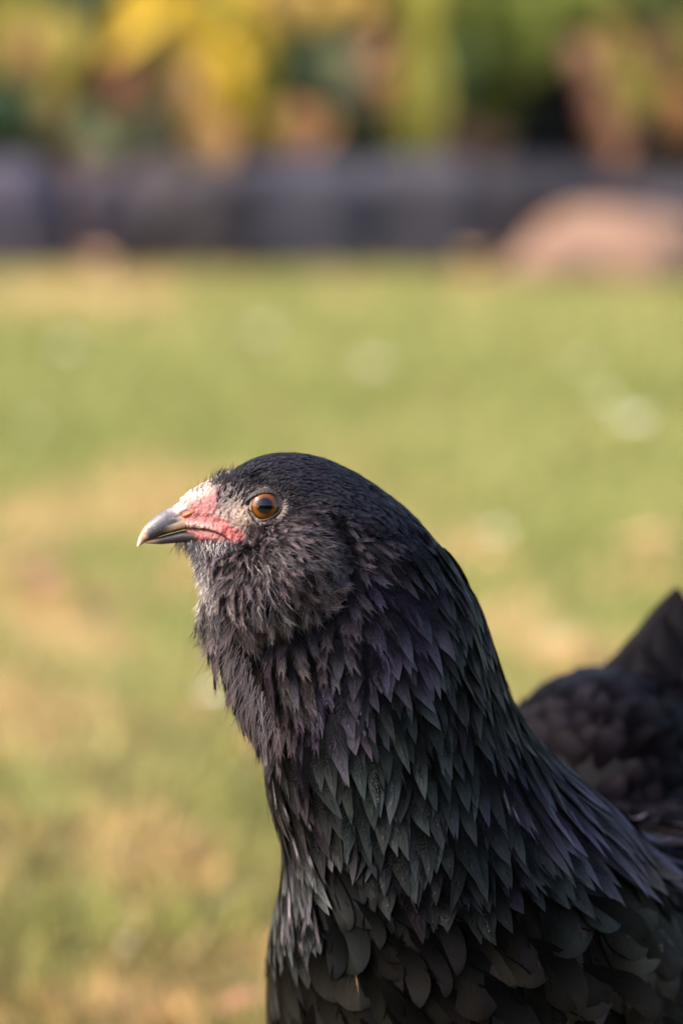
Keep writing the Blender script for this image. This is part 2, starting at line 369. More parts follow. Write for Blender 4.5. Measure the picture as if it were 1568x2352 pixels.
ring = np.exp(-((de - 44) / 14) ** 2)[:, None]; col = col * (1 - .7 * ring) + np.array([.07, .05, .045]) * .7 * ring
tanl = np.exp(-((x - 560) / 26) ** 2 - ((y - 1178) / 26) ** 2)[:, None]; col = col * (1 - .75 * tanl) + np.array([.36, .25, .20]) * .75 * tanl
col = col * (1 - .75 * np.exp(-(dm / 3) ** 2))[:, None] * (.8 + .4 * nz[:, None]) * (.62 + .7 * vnoise(np.stack([x / 2.6, y / 2.6, q[:, 2] / 2.6], 1), 71))[:, None]
mesh_obj('face_skin', v, f, M_SKIN, hen, cols=col)

# ---- beak
UP = [(315.5, 1249, 315.5, 1257, 1.5, 0), (320, 1233, 321, 1254, 6, 0), (327, 1218, 330, 1248, 10, 0), (338, 1203, 340, 1243, 14, 0), (354, 1188, 354, 1237, 18, 0), (376, 1173, 376, 1229, 22, 0), (401, 1160, 401, 1222, 25, 0), (425, 1144, 428, 1216, 28, 0), (450, 1130, 458, 1215, 34, 0), (470, 1122, 476, 1217, 38, 0)]
LO = [(331, 1243, 331, 1247, 4, 0), (345, 1239, 345, 1249, 9, 0), (370, 1232, 370, 1250, 13, 0), (398, 1224, 398, 1248, 17, 0), (425, 1218, 425, 1246, 22, 0), (450, 1218, 450, 1247, 28, 0), (478, 1222, 478, 1253, 35, 0), (505, 1232, 505, 1262, 44, 0)]
horn = np.array([.050, .046, .064]); tipc = np.array([.40, .22, .14]); basec = np.array([.50, .37, .32]); dark = np.array([.030, .024, .030])
v, f = loft(UP, 140, 90, .85); q = Q(v); x, y, z = q.T
R = interp(UP, 140); cy = np.concatenate([np.repeat((R[:, 1] + R[:, 3]) / 2, 90), [1250, 1170]]); hh = np.concatenate([np.repeat((R[:, 3] - R[:, 1]) / 2, 90), [4, 40]])
rel = (y - cy) / np.maximum(hh, 1)
z2 = z * (1 + .22 * rel)
de_n = np.hypot((x - 433) / 19, (y - (1178 - (x - 433) * .28)) / 7.5); sg = np.sign(z + 1e-6)
z2 = z2 - sg * -5.0 * np.exp(-(np.hypot((x - 427) / 17, (y - 1168) / 9)) ** 2) - sg * 5.5 * np.exp(-de_n ** 4)
v = P(x, y, z2)
nz = fbm(np.stack([x / 12, y / 5, z / 12], 1), 40)
k_tip = sstep(346, 320, x + (nz - .5) * 22)[:, None]; k_base = sstep(398, 432, x + (1200 - y) * .45 + (nz - .5) * 45)[:, None]
stripe = (sstep(.30, .45, rel) * sstep(.95, .7, rel) * sstep(372, 412, x))[:, None]
low = (sstep(.15, .8, rel) * sstep(460, 400, x))[:, None]
col = horn * 1.0 + 0 * low; col = horn * (1 - low) + dark * low
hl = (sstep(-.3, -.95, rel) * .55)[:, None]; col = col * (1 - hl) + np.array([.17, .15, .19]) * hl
col = col * (1 - k_base) + basec * k_base; col = col * (1 - stripe) + np.array([.78, .56, .42]) * stripe
col = col * (1 - k_tip) + tipc * k_tip
tp = sstep(326, 318, x)[:, None]; col = col * (1 - tp) + np.array([.75, .55, .42]) * tp
oper = np.exp(-(np.hypot((x - 428) / 16, (y - 1167) / 8)) ** 2)[:, None] * .7; col = col * (1 - oper) + np.array([.22, .17, .22]) * oper
ns = np.exp(-de_n ** 4)[:, None]; col = col * (1 - ns) + np.array([.42, .10, .03]) * ns
scr = (vnoise(np.stack([x / 5, y / 2.2], 1), 44) > .86)[:, None] * (1 - k_base) * .35; col = col * (1 - scr) + np.array([.4, .36, .38]) * scr
mesh_obj('upper_beak', v, f, M_BEAK, hen, cols=col)
v, f = loft(LO, 100, 60, .9); q = Q(v); x, y, z = q.T
kb = sstep(440, 478, x)[:, None]; kt = sstep(375, 335, x)[:, None]
col = dark * 1.2 * (1 - kb) + np.array([.50, .17, .15]) * kb; col = col * (1 - kt) + np.array([.42, .24, .14]) * kt
mesh_obj('lower_beak', v, f, M_BEAK, hen, cols=col)
nost = interp([(418, 1187), (430, 1182), (442, 1177), (451, 1174)], 12)
for sgn in (-1, 1):
    v, f = tube(P(nost[:, 0], nost[:, 1], sgn * np.interp(nost[:, 0], [418, 451], [28.0, 38.5])), K * np.array([.8, 2.6, 4, 5, 5.4, 5.4, 5.2, 5, 4.4, 3.6, 2.6, .8]), 12)
    mesh_obj('nostril', v, f, M_BEAK, hen, cols=np.tile([.42, .085, .015], (len(v), 1)))
# ---- comb: low knobbly ridge on the forehead
rows = interp([(420, 1150, 424, 1162, 8, 0), (436, 1133, 444, 1160, 15, 0), (460, 1118, 470, 1150, 20, 0), (484, 1101, 495, 1140, 22, 0), (506, 1088, 516, 1124, 20, 0), (524, 1083, 530, 1106, 13, 0), (534, 1088, 534, 1094, 3, 0)], 90)
v, f = loft(rows, 90, 70); q = Q(v); x, y, z = q.T
Cc = np.concatenate([np.repeat(v[:-2].reshape(90, 70, 3).mean(1), 70, 0), v[-2:]])
vn = vnoise(np.stack([x / 8, y / 8, z / 8], 1), 61)
v = v + nrm(v - Cc + 1e-12) * (K * (5 * (vn - .5) + 2.5 * (vnoise(np.stack([x / 3.5, y / 3.5, z / 3.5], 1), 62) - .5)))[:, None]
kk = np.clip(.55 * sstep(.3, .8, 1 - vn) + sstep(8, 30, y - (1140 - (x - 430) * .55)) * .9, 0, 1)[:, None]; col = np.array([.42, .30, .27]) * (1 - kk) + np.array([.30, .095, .10]) * kk
mesh_obj('comb', v, f, M_SKIN, hen, cols=col)

# ---- eyes
def eye_mats():
    m, n, l, b = mat_new('hen_eye')
    c = attr(n, 'col'); st = attr(n, 'st'); sp = n.new('ShaderNodeSeparateXYZ'); l.new(st.outputs['Vector'], sp.inputs[0])
    cx = n.new('ShaderNodeCombineXYZ'); l.new(math_n(n, l, 'MULTIPLY', sp.outputs[0], 7), cx.inputs[0]); l.new(math_n(n, l, 'MULTIPLY', sp.outputs[1], .08), cx.inputs[1])
    t = noise(n, l, 1.0, 4, .7, cx.outputs[0]); f = math_n(n, l, 'MULTIPLY_ADD', t.outputs[0], 1.5, .25)
    mx = n.new('ShaderNodeVectorMath'); mx.operation = 'SCALE'; l.new(c.outputs['Color'], mx.inputs[0]); l.new(f, mx.inputs['Scale']); l.new(mx.outputs[0], b.inputs['Base Color'])
    b.inputs['Roughness'].default_value = .9; b.inputs['Specular IOR Level'].default_value = 0; b.inputs['Coat Weight'].default_value = 1; b.inputs['Coat Roughness'].default_value = .015; b.inputs['Coat IOR'].default_value = 1.48
    return m
M_EYE = eye_mats()
for sgn in (-1, 1):
    cz = sgn * 74; rad = 46; fwd = nrm(D(-.10, -.03, sgn * 1.)); a = nrm(np.cross(fwd, AU)); b_ = np.cross(a, fwd)
    th = np.concatenate([np.linspace(0, .9, 120), np.linspace(.93, np.pi, 30)]); nph = 96; ph = np.linspace(0, 2 * np.pi, nph, endpoint=False)
    c = P(613 + (0 if sgn < 0 else 0), 1163, cz)
    v = (c + rad * K * (np.cos(th)[:, None, None] * fwd + np.sin(th)[:, None, None] * (np.cos(ph)[None, :, None] * a + np.sin(ph)[None, :, None] * b_))).reshape(-1, 3)
    rr = np.repeat(np.sin(th) * rad + (th > 1.57) * 100, nph)
    pup = np.array([.003, .003, .004]); iris1 = np.array([.15, .045, .004]); iris2 = np.array([.09, .020, .003]); lim = np.array([.02, .012, .012]); scl = np.array([.24, .16, .11])
    irc = iris2 + (iris1 - iris2) * sstep(18, 24, rr)[:, None]
    col = pup * (1 - sstep(17.2, 18.4, rr)[:, None]) + irc * sstep(17.2, 18.4, rr)[:, None]
    irc = irc * (1 - .6 * sstep(25, 29.5, rr)[:, None]); col = np.where((rr > 18)[:, None] & (rr < 31)[:, None], irc, col)
    k1 = sstep(28.5, 30.5, rr)[:, None]; col = col * (1 - k1) + lim * k1
    k2 = sstep(31.5, 34.0, rr)[:, None]; col = col * (1 - k2) + scl * k2
    eye = mesh_obj('eye', v, grid_faces(len(th), nph), M_EYE, hen, cols=col, st=np.stack([np.tile(np.minimum(ph, 2 * np.pi - ph), len(th)) * 1.9, rr, 0 * rr], 1))
    # eyelid: almond ring with beaded rim
    n1, n2 = 160, 40; ph = np.linspace(0, 2 * np.pi, n1, endpoint=False); cc, ss = np.cos(ph), np.sin(ph)
    ix = 606 + 41.5 * cc; iy = 1163 - np.where(ss > 0, 30.5, 29.5) * np.sign(ss) * np.abs(ss) ** 1.15 - 6 * cc
    vs = []
    for t in np.linspace(0, 1, n2):
        e = 1 + t * .28
        px = 606 + (ix - 606) * e; py = 1163 + (iy - 1163) * (e + .10 * t)
        dd = np.hypot(px - 613, py - 1163); surf = np.sqrt(np.maximum(rad ** 2 - np.minimum(dd, rad * .98) ** 2, 0))
        d0 = 74 + np.sqrt(np.maximum(rad ** 2 - np.hypot(ix - 613, iy - 1163) ** 2, 0)); d1 = 96
        lift = 7.0 * math.sin(math.pi * min(1, t * 1.15 + .08)) ** .7 * (1 if t < .8 else (1 - t) / .2)
        bead = (1.6 * np.cos(ph * 46) * math.exp(-((t - .10) / .09) ** 2) + 1.0 * np.cos(ph * 30 + 9 * t) * (t > .25) * (t < .8))
        dep = d0 * (1 - t) + d1 * t + lift + bead + (-3 if t == 0 else 0)
        vs.append(P(px, py, sgn * dep))
    v = np.concatenate(vs); t = np.repeat(np.linspace(0, 1, n2), n1)
    bd = np.tile(.5 + .5 * np.cos(ph * 46), n2) * np.exp(-((t - .1) / .1) ** 2)
    col = np.array([.030, .022, .022])[None] * (1 - t[:, None]) + np.array([.05, .036, .034]) * t[:, None]
    col = col + np.array([.14, .10, .08]) * bd[:, None]
    lowl = np.tile(sstep(.1, -.6, ss), n2)[:, None] * sstep(.2, .5, t)[:, None] * .5; col = col * (1 - lowl) + np.array([.14, .10, .08]) * lowl
    mesh_obj('eyelid', v, grid_faces(n2, n1), M_SKIN, eye, cols=col) if False else None
    lid = mesh_obj('eyelid', v, grid_faces(n2, n1), M_SKIN, None, cols=col, origin=origin); lid.location = (0, 0, 0); lid.parent = eye

# ---- feather templates: columns t (along), s (across), h (up), r (edge)
def ribbon(path, wdt, aspect):
    """path (n,3) in (t,s,h); wdt ribbon half width in units of W; aspect L/W"""
    n = len(path); m = path.copy(); m[:, 0] *= aspect
    d = np.gradient(m, axis=0); nn = np.stack([-d[:, 1], d[:, 0]], 1); nn /= np.maximum(np.linalg.norm(nn, axis=1, keepdims=True), 1e-9)
    ww = wdt * np.linspace(1, .15, n)
    a = path.copy(); b = path.copy()
    a[:, 0] += nn[:, 0] * ww / aspect; a[:, 1] += nn[:, 1] * ww; b[:, 0] -= nn[:, 0] * ww / aspect; b[:, 1] -= nn[:, 1] * ww
    v = np.empty((2 * n, 3)); v[0::2] = a; v[1::2] = b
    i = np.arange(n - 1)[:, None] * 2
    return v, (i + np.array([[0, 1, 3, 2]]))
def barb(t0, side, ln, ang, aspect, wdt, s0=0., curl=0., r=None, n=4, hcurl=0.):
    """one barb: ln in units of W, ang from the shaft, leaving it at t0"""
    u = np.linspace(0, 1, n); a = ang - curl * u
    dt = np.concatenate([[0], np.cumsum(np.cos(a[:-1]) * ln / (n - 1))]) / aspect
    ds = np.concatenate([[0], np.cumsum(np.sin(a[:-1]) * ln / (n - 1))])
    return ribbon(np.stack([t0 + dt, side * (s0 + ds), hcurl * u * u + .03], 1), wdt, aspect)
def vane(prof, rows, tmax=1.0, camber=.25, vee=.22, nick=0.0, r=None):
    ts = (1 - (1 - np.linspace(0, 1, rows)) ** 1.5) * tmax; ss = np.array([-1, -.55, -.03, -.015, .015, .03, .55, 1.]); v = []
    for t in ts:
        p = prof(t); jj = 1 + (r.uniform(-nick, nick) if r is not None else 0)
        for s in ss:
            sw = s * p * (jj if abs(s) == 1 else 1)
            v.append((t - abs(s) * p * .0, sw, vee * abs(sw) - camber * sw * sw))
    return np.array(v), grid_faces(rows, 8, False)
def p_lance(t): return max(.03, (t + .02) ** .5 * max(0, 1 - t) ** .95 * 2.1) if t < .999 else .01
def p_round(t): return max(.02, min(1, (t + .03) ** .5 * 1.4) * (1 if t < .5 else max(0, 1 - ((t - .5) / .5) ** 2.4) ** .5))
def p_core(t): return max(.02, .55 * (t + .05) ** .4 * max(0, 1 - t) ** .35 * 1.3)
def p_tiny(t): return max(.02, (t + .1) ** .5 * max(0, 1.02 - t) ** .6 * 1.5)
R_ = random.Random(3)
def T_lance():
    asp = 5.0; ps = [vane(lambda t: p_lance(t) * .76, 10, nick=.06, r=R_)]
    nb = 30
    for k in range(nb):
        for sd in (-1, 1):
            t0 = .02 + .78 * (k + R_.random()) / nb
            ang = R_.uniform(.24, .36); ln = .3
            for it in range(4):      # grow until the barb meets the feather's outline
                e = min(.995, t0 + math.cos(ang) * ln / asp); ln = max(.12, (p_lance(e) * 1.04) / math.sin(ang)); ln = min(ln, (1.03 - t0) * asp / math.cos(ang))
            ps.append(barb(t0, sd, ln * R_.uniform(.86, 1.06), ang, asp, .042, s0=.03, curl=.03, n=3, hcurl=R_.uniform(.0, .05)))
            ps[-1][0][:, 2] += .02
    return join(ps)
def T_round():
    asp = 2.8; ps = [vane(p_round, 16, nick=.02, camber=.30, vee=.12, r=R_)]
    for k in range(10):
        for sd in (-1, 1):
            t0 = .02 + .20 * (k + R_.random()) / 10
            ps.append(barb(t0, sd, R_.uniform(.1, .3), R_.uniform(.4, .7), asp, .02, s0=p_round(t0) * .93, curl=.2, n=3))
    return join(ps)
def T_loose():
    asp = 3.6; ps = [vane(p_core, 7, tmax=.85, camber=.4, vee=.2, nick=.1, r=R_)]
    for k in range(26):
        for sd in (-1, 1):
            t0 = .04 + .84 * (k + R_.random()) / 26
            ln = (1.25 * (1 - t0) ** .45 + .25) * R_.uniform(.75, 1.1)
            ps.append(barb(t0, sd, ln, R_.uniform(.38, .62) * (1 - .35 * t0), asp, .038, s0=p_core(t0) * .3, curl=R_.uniform(.15, .5), n=4, hcurl=R_.uniform(-.25, .2)))
    return join(ps)
def T_fluff():
    asp = 2.6; ps = []
    ps.append(ribbon(np.stack([np.linspace(0, .95, 5), np.linspace(0, R_.uniform(-.3, .3), 5), np.full(5, .02)], 1), .07, asp))
    for k in range(22):
        for sd in (-1, 1):
            t0 = .9 * (k + R_.random()) / 22
            ln = (1.0 * (1 - t0) ** .5 + .45) * R_.uniform(.6, 1.15)
            ps.append(barb(t0, sd, ln, R_.uniform(.25, .75), asp, .042, curl=R_.uniform(-.5, .9), n=4, hcurl=R_.uniform(-.3, .7)))
    return join(ps)
def T_tiny():
    asp = 4.5; ps = [ribbon(np.stack([np.linspace(0, .85, 4), 0 * np.linspace(0, 1, 4), .2 * np.linspace(0, 1, 4)], 1), .45, asp)]
    for k in range(6):
        for sd in (-1, 1):
            t0 = .05 + .5 * k / 6
            ps.append(barb(t0, sd, R_.uniform(1.3, 2.2), R_.uniform(.2, .5), asp, .17, s0=.1, curl=.3, n=3, hcurl=R_.uniform(-.1, .5)))
    return join(ps)
def T_bristle():
    return ribbon(np.stack([np.linspace(0, 1, 5), R_.uniform(-.6, .6) * np.linspace(0, 1, 5) ** 2, .5 * np.linspace(0, 1, 5) ** 2], 1), .9, 8)
TEMPL = {k: [fn() for _ in range(m)] for k, fn, m in (('lance', T_lance, 6), ('round', T_round, 6), ('loose', T_loose, 8), ('fluff', T_fluff, 10), ('tiny', T_tiny, 5), ('bristle', T_bristle, 5))}
for k in TEMPL: 
    TEMPL[k] = [(v, [a for a in (f if isinstance(f, list) else [f])]) for v, f in TEMPL[k]]
def islands(nv, fs):
    # which barb each vertex of a template belongs to
    g = np.arange(nv)
    for _ in range(40):
        for f in fs:
            m = g[f].min(1)
            for c in range(f.shape[1]): np.minimum.at(g, f[:, c], m)
    return np.unique(g, return_inverse=True)[1]
for k in TEMPL: TEMPL[k] = [(v, f, islands(len(v), f)) for v, f in TEMPL[k]]

# ---- plumage field: px, py, direction (x, y, depth), length, half width, kind, tint, lift, spacing
VIO = (.046, .038, .058); GRN = (.017, .020, .021); BRN = (.056, .042, .048); CRN = (.040, .038, .054); DRK = (.0085, .0068, .0105); MUF = (.125, .098, .104); WHT = (.42, .36, .34); PAL = (.055, .055, .058)
SV = (.75, .70, 1.0); SG = (.75, .93, 1.0); SB = (1, .86, .92); SC = (.85, .9, 1.0)
FIELD = [
 (500, 1075, .55, -.85, 0, 24, 3.2, 'tiny', CRN, SC, .25), (540, 1060, .75, -.6, 0, 27, 3.6, 'tiny', CRN, SC, .15), (600, 1045, .95, -.25, 0, 30, 4, 'tiny', CRN, SC, .1), (680, 1040, 1, .0, 0, 32, 4.2, 'tiny', CRN, SC, .1),
 (760, 1075, .95, .32, 0, 34, 4.6, 'tiny', CRN, SC, .1), (850, 1120, .85, .5, 0, 38, 5, 'tiny', CRN, SC, .1), (930, 1190, .7, .7, 0, 46, 6, 'tiny', CRN, SC, .1), (540, 1105, .7, -.6, 0, 22, 3.2, 'tiny', CRN, SC, .2),
 (600, 1100, 1, -.1, 0, 25, 3.6, 'tiny', CRN, SC, .15), (690, 1120, 1, .05, 0, 28, 4, 'tiny', CRN, SC, .12), (790, 1170, .97, .2, 0, 34, 4.6, 'tiny', CRN, SC, .12), (880, 1230, .85, .45, 0, 50, 6.5, 'tiny', CRN, SC, .12),
 (530, 1150, .35, -.6, 0, 20, 2.6, 'tiny', DRK, SC, .3), (556, 1130, .7, -.5, 0, 22, 2.8, 'tiny', DRK, SC, .25), (680, 1170, 1, .1, 0, 26, 3.6, 'tiny', MUF, SB, .2), (670, 1205, .9, .25, 0, 30, 9, 'fluff', MUF, SB, .3), (740, 1215, .95, .2, 0, 44, 14, 'fluff', BRN, SB, .3),
 (575, 1215, .6, .6, 0, 22, 3, 'tiny', MUF, SB, .3), (600, 1240, .7, .6, 0, 34, 10, 'fluff', BRN, SB, .35), (560, 1270, .35, .9, 0, 40, 12, 'fluff', BRN, SB, .4), (640, 1275, .6, .75, 0, 52, 16, 'fluff', MUF, SB, .4),
 (700, 1260, .85, .45, 0, 60, 17, 'fluff', MUF, SB, .45), (745, 1300, .8, .6, 0, 72, 20, 'fluff', MUF, SB, .5), (700, 1360, .5, .85, 0, 74, 20, 'fluff', MUF, SB, .5), (620, 1370, .2, .97, 0, 72, 19, 'fluff', MUF, SB, .5), (550, 1340, .05, 1, 0, 54, 16, 'fluff', BRN, SB, .4),
 (500, 1290, -.1, 1, 0, 40, 12, 'fluff', BRN, SB, .4), (465, 1270, -.25, 1, 0, 34, 9, 'fluff', WHT, SB, .4), (490, 1340, -.1, 1, 0, 50, 13, 'fluff', WHT, SB, .3), (520, 1400, -.1, 1, 0, 70, 19, 'fluff', BRN, SB, .35), (480, 1400, -.45, .95, -.1, 84, 21, 'fluff', MUF, SB, .45), (600, 1440, .1, 1, 0, 84, 24, 'fluff', BRN, SB, .3),
 (800, 1240, .8, .6, 0, 60, 15, 'loose', BRN, SB, .15), (790, 1400, .3, .95, 0, 90, 24, 'loose', BRN, SB, .2),
 (520, 1480, -.35, .97, -.1, 105, 27, 'loose', BRN, SB, .36), (600, 1510, .05, 1, 0, 100, 27, 'loose', BRN, SV, .2), (690, 1480, .15, 1, 0, 100, 27, 'loose', BRN, SV, .2), (560, 1570, -.28, .98, -.1, 108, 28, 'loose', BRN, SB, .34), (650, 1590, .02, 1, 0, 105, 29, 'loose', BRN, SV, .2),
 (740, 1560, .15, 1, 0, 105, 28, 'loose', VIO, SV, .15), (600, 1650, -.15, 1, 0, 96, 25, 'loose', BRN, SV, .26), (690, 1660, .05, 1, 0, 100, 26, 'loose', VIO, SV, .12),
 (860, 1260, .75, .6, 0, 90, 17, 'loose', BRN, SV, .12), (860, 1330, .65, .75, 0, 110, 22, 'loose', VIO, SV, .12), (940, 1300, .65, .75, 0, 110, 19, 'lance', DRK, SV, .08), (930, 1380, .55, .84, 0, 125, 22, 'lance', VIO, SV, .1), (1010, 1350, .48, .88, 0, 120, 20, 'lance', DRK, SC, .07),
 (840, 1440, .25, .97, 0, 120, 24, 'loose', VIO, SV, .12), (920, 1470, .38, .92, 0, 120, 24, 'lance', VIO, SV, .1), (1010, 1470, .42, .9, 0, 120, 20, 'lance', GRN, SG, .08), (1070, 1480, .36, .94, 0, 115, 18, 'lance', DRK, SC, .07),
 (800, 1560, .2, 1, 0, 110, 22, 'lance', VIO, SV, .1), (880, 1580, .3, .97, 0, 118, 22, 'lance', GRN, SG, .1), (970, 1590, .32, .95, 0, 120, 22, 'lance', GRN, SG, .1), (1060, 1600, .25, .96, 0, 118, 19, 'lance', DRK, SG, .08), (1120, 1620, .38, .92, 0, 120, 17, 'lance', DRK, SC, .06),
 (660, 1760, .12, 1, 0, 110, 19, 'lance', DRK, SB, .07), (740, 1700, .12, 1, 0, 118, 22, 'lance', GRN, SG, .1), (830, 1700, .15, 1, 0, 125, 24, 'lance', GRN, SG, .1), (940, 1720, .18, .98, 0, 130, 24, 'lance', GRN, SG, .1), (1050, 1730, .15, .98, 0, 128, 20, 'lance', GRN, SG, .09), (1130, 1740, .3, .95, 0, 140, 18, 'lance', DRK, SV, .07),
 (650, 1860, .3, .95, 0, 130, 17, 'lance', DRK, SV, .05), (720, 1850, .2, .98, 0, 120, 22, 'lance', DRK, SB, .08), (810, 1840, .08, 1, 0, 145, 28, 'lance', GRN, SG, .1), (920, 1850, .05, 1, 0, 150, 28, 'lance', GRN, SG, .1), (1030, 1860, .06, 1, 0, 160, 30, 'lance', GRN, SG, .1), (1130, 1850, .32, .94, 0, 160, 26, 'lance', GRN, SG, .08),
 (1190, 1790, .48, .88, .1, 165, 19, 'lance', VIO, SV, .06), (1260, 1850, .62, .78, .2, 180, 20, 'lance', VIO, SV, .06), (1240, 1920, .6, .8, .1, 150, 26, 'lance', GRN, SG, .07), (1350, 1900, .8, .6, .35, 200, 20, 'lance', VIO, SV, .05), (1450, 1930, .85, .5, .5, 200, 24, 'lance', BRN, SV, .05), (1560, 2010, .8, .5, .6, 170, 30, 'lance', DRK, SV, .05),
 (860, 1940, 0, 1, 0, 140, 30, 'lance', DRK, SG, .08), (980, 1960, .03, 1, 0, 170, 34, 'lance', DRK, SG, .08), (1090, 1960, .25, .97, 0, 160, 30, 'lance', DRK, SG, .08),
 (680, 1990, .02, 1, 0, 130, 22, 'lance', PAL, SV, .06), (660, 2080, -.1, 1, 0, 120, 24, 'lance', PAL, SV, .06), (740, 1960, .5, .87, 0, 95, 32, 'round', PAL, SG, .08), (800, 2010, .6, .8, 0, 100, 36, 'round', GRN, SG, .08), (860, 2070, .62, .78, 0, 112, 42, 'round', DRK, SB, .08),
 (740, 2080, .25, .97, 0, 112, 34, 'round', GRN, SG, .08), (650, 2200, .02, 1, 0, 120, 34, 'round', DRK, SB, .06), (730, 2190, .1, 1, 0, 125, 38, 'round', DRK, SB, .07), (820, 2180, .3, .95, 0, 130, 46, 'round', DRK, SB, .08), (930, 2140, .55, .83, 0, 130, 48, 'round', DRK, SB, .08),
 (1040, 2110, .55, .83, 0, 125, 48, 'round', DRK, SB, .07), (1160, 2080, .6, .8, .1, 125, 48, 'round', DRK, SB, .07), (1290, 2040, .72, .68, .2, 125, 46, 'round', DRK, SG, .07), (1400, 2030, .85, .5, .3, 140, 48, 'round', DRK, SG, .07), (1500, 2090, .85, .5, .4, 145, 48, 'round', DRK, SB, .06),
 (1350, 2160, .75, .65, .2, 135, 50, 'round', DRK, SB, .06), (1480, 2220, .8, .6, .3, 140, 50, 'round', DRK, SB, .06), (1220, 2220, .6, .8, .1, 135, 50, 'round', DRK, SB, .06), (1080, 2240, .5, .86, 0, 140, 50, 'round', DRK, SB, .07), (950, 2260, .35, .94, 0, 140, 50, 'round', DRK, SB, .07),
 (830, 2310, .2, .98, 0, 140, 48, 'round', DRK, SB, .07), (700, 2320, .05, 1, 0, 130, 42, 'round', DRK, SB, .06), (1350, 2330, .7, .7, .2, 140, 50, 'round', DRK, SB, .06), (1150, 2380, .5, .86, 0, 140, 50, 'round', DRK, SB, .06), (1000, 2550, .5, .86, .2, 140, 50, 'round', DRK, SB, .06), (1400, 2550, .8, .5, .5, 140, 50, 'round', DRK, SB, .06),
]
SPACE = {'tiny': .20, 'fluff': .25, 'loose': .25, 'lance': .205, 'round': .205, 'bristle': 1}
FP = np.array([f[:2] for f in FIELD], float); FD = np.array([f[2:7] for f in FIELD], float); FK = [f[7] for f in FIELD]
FC = np.array([f[8] for f in FIELD]); FS = np.array([f[9] for f in FIELD]); FL = np.array([f[10] for f in FIELD])

tri = bv[bt]; area = .5 * np.linalg.norm(np.cross(tri[:, 1] - tri[:, 0], tri[:, 2] - tri[:, 0]), axis=1)
tn = nrm(np.cross(tri[:, 1] - tri[:, 0], tri[:, 2] - tri[:, 0]))
# vertex normals for smooth probing
vn_ = np.zeros_like(bv)
for k in range(3): np.add.at(vn_, bt[:, k], tn * area[:, None])
vn_ = nrm(vn_)
def sample(n, wgt):
    p = area * wgt; p /= p.sum(); i = rng.choice(len(area), n, p=p); a = rng.random((n, 2)); m = a.sum(1) > 1; a[m] = 1 - a[m]
    a = np.concatenate([1 - a.sum(1, keepdims=True), a], 1)
    return (tri[i] * a[..., None]).sum(1), nrm((vn_[bt[i]] * a[..., None]).sum(1))
def probe(p):
    out = np.empty_like(p); nn = np.empty_like(p)
    for k, x in enumerate(p):
        loc, n, idx, d = bvh.find_nearest(x)
        out[k] = loc; nn[k] = nrm(vn_[bt[idx]].mean(0))
    return out, nn
def lay(p, n, d, L, W, lift, off=1.0, roll=.0, bend=.0):
    """drape feathers: returns callable data"""
    d = nrm(d - n * (d * n).sum(1, keepdims=True))
    m, nm = probe(p + d * (L * K * .5)[:, None]); q, nq = probe(p + d * (L * K)[:, None])
    return dict(p=p, n=n, m=m, q=q, nm=nm, nq=nq, L=L, W=W, lift=lift, off=off, roll=roll, bend=bend, d=d)
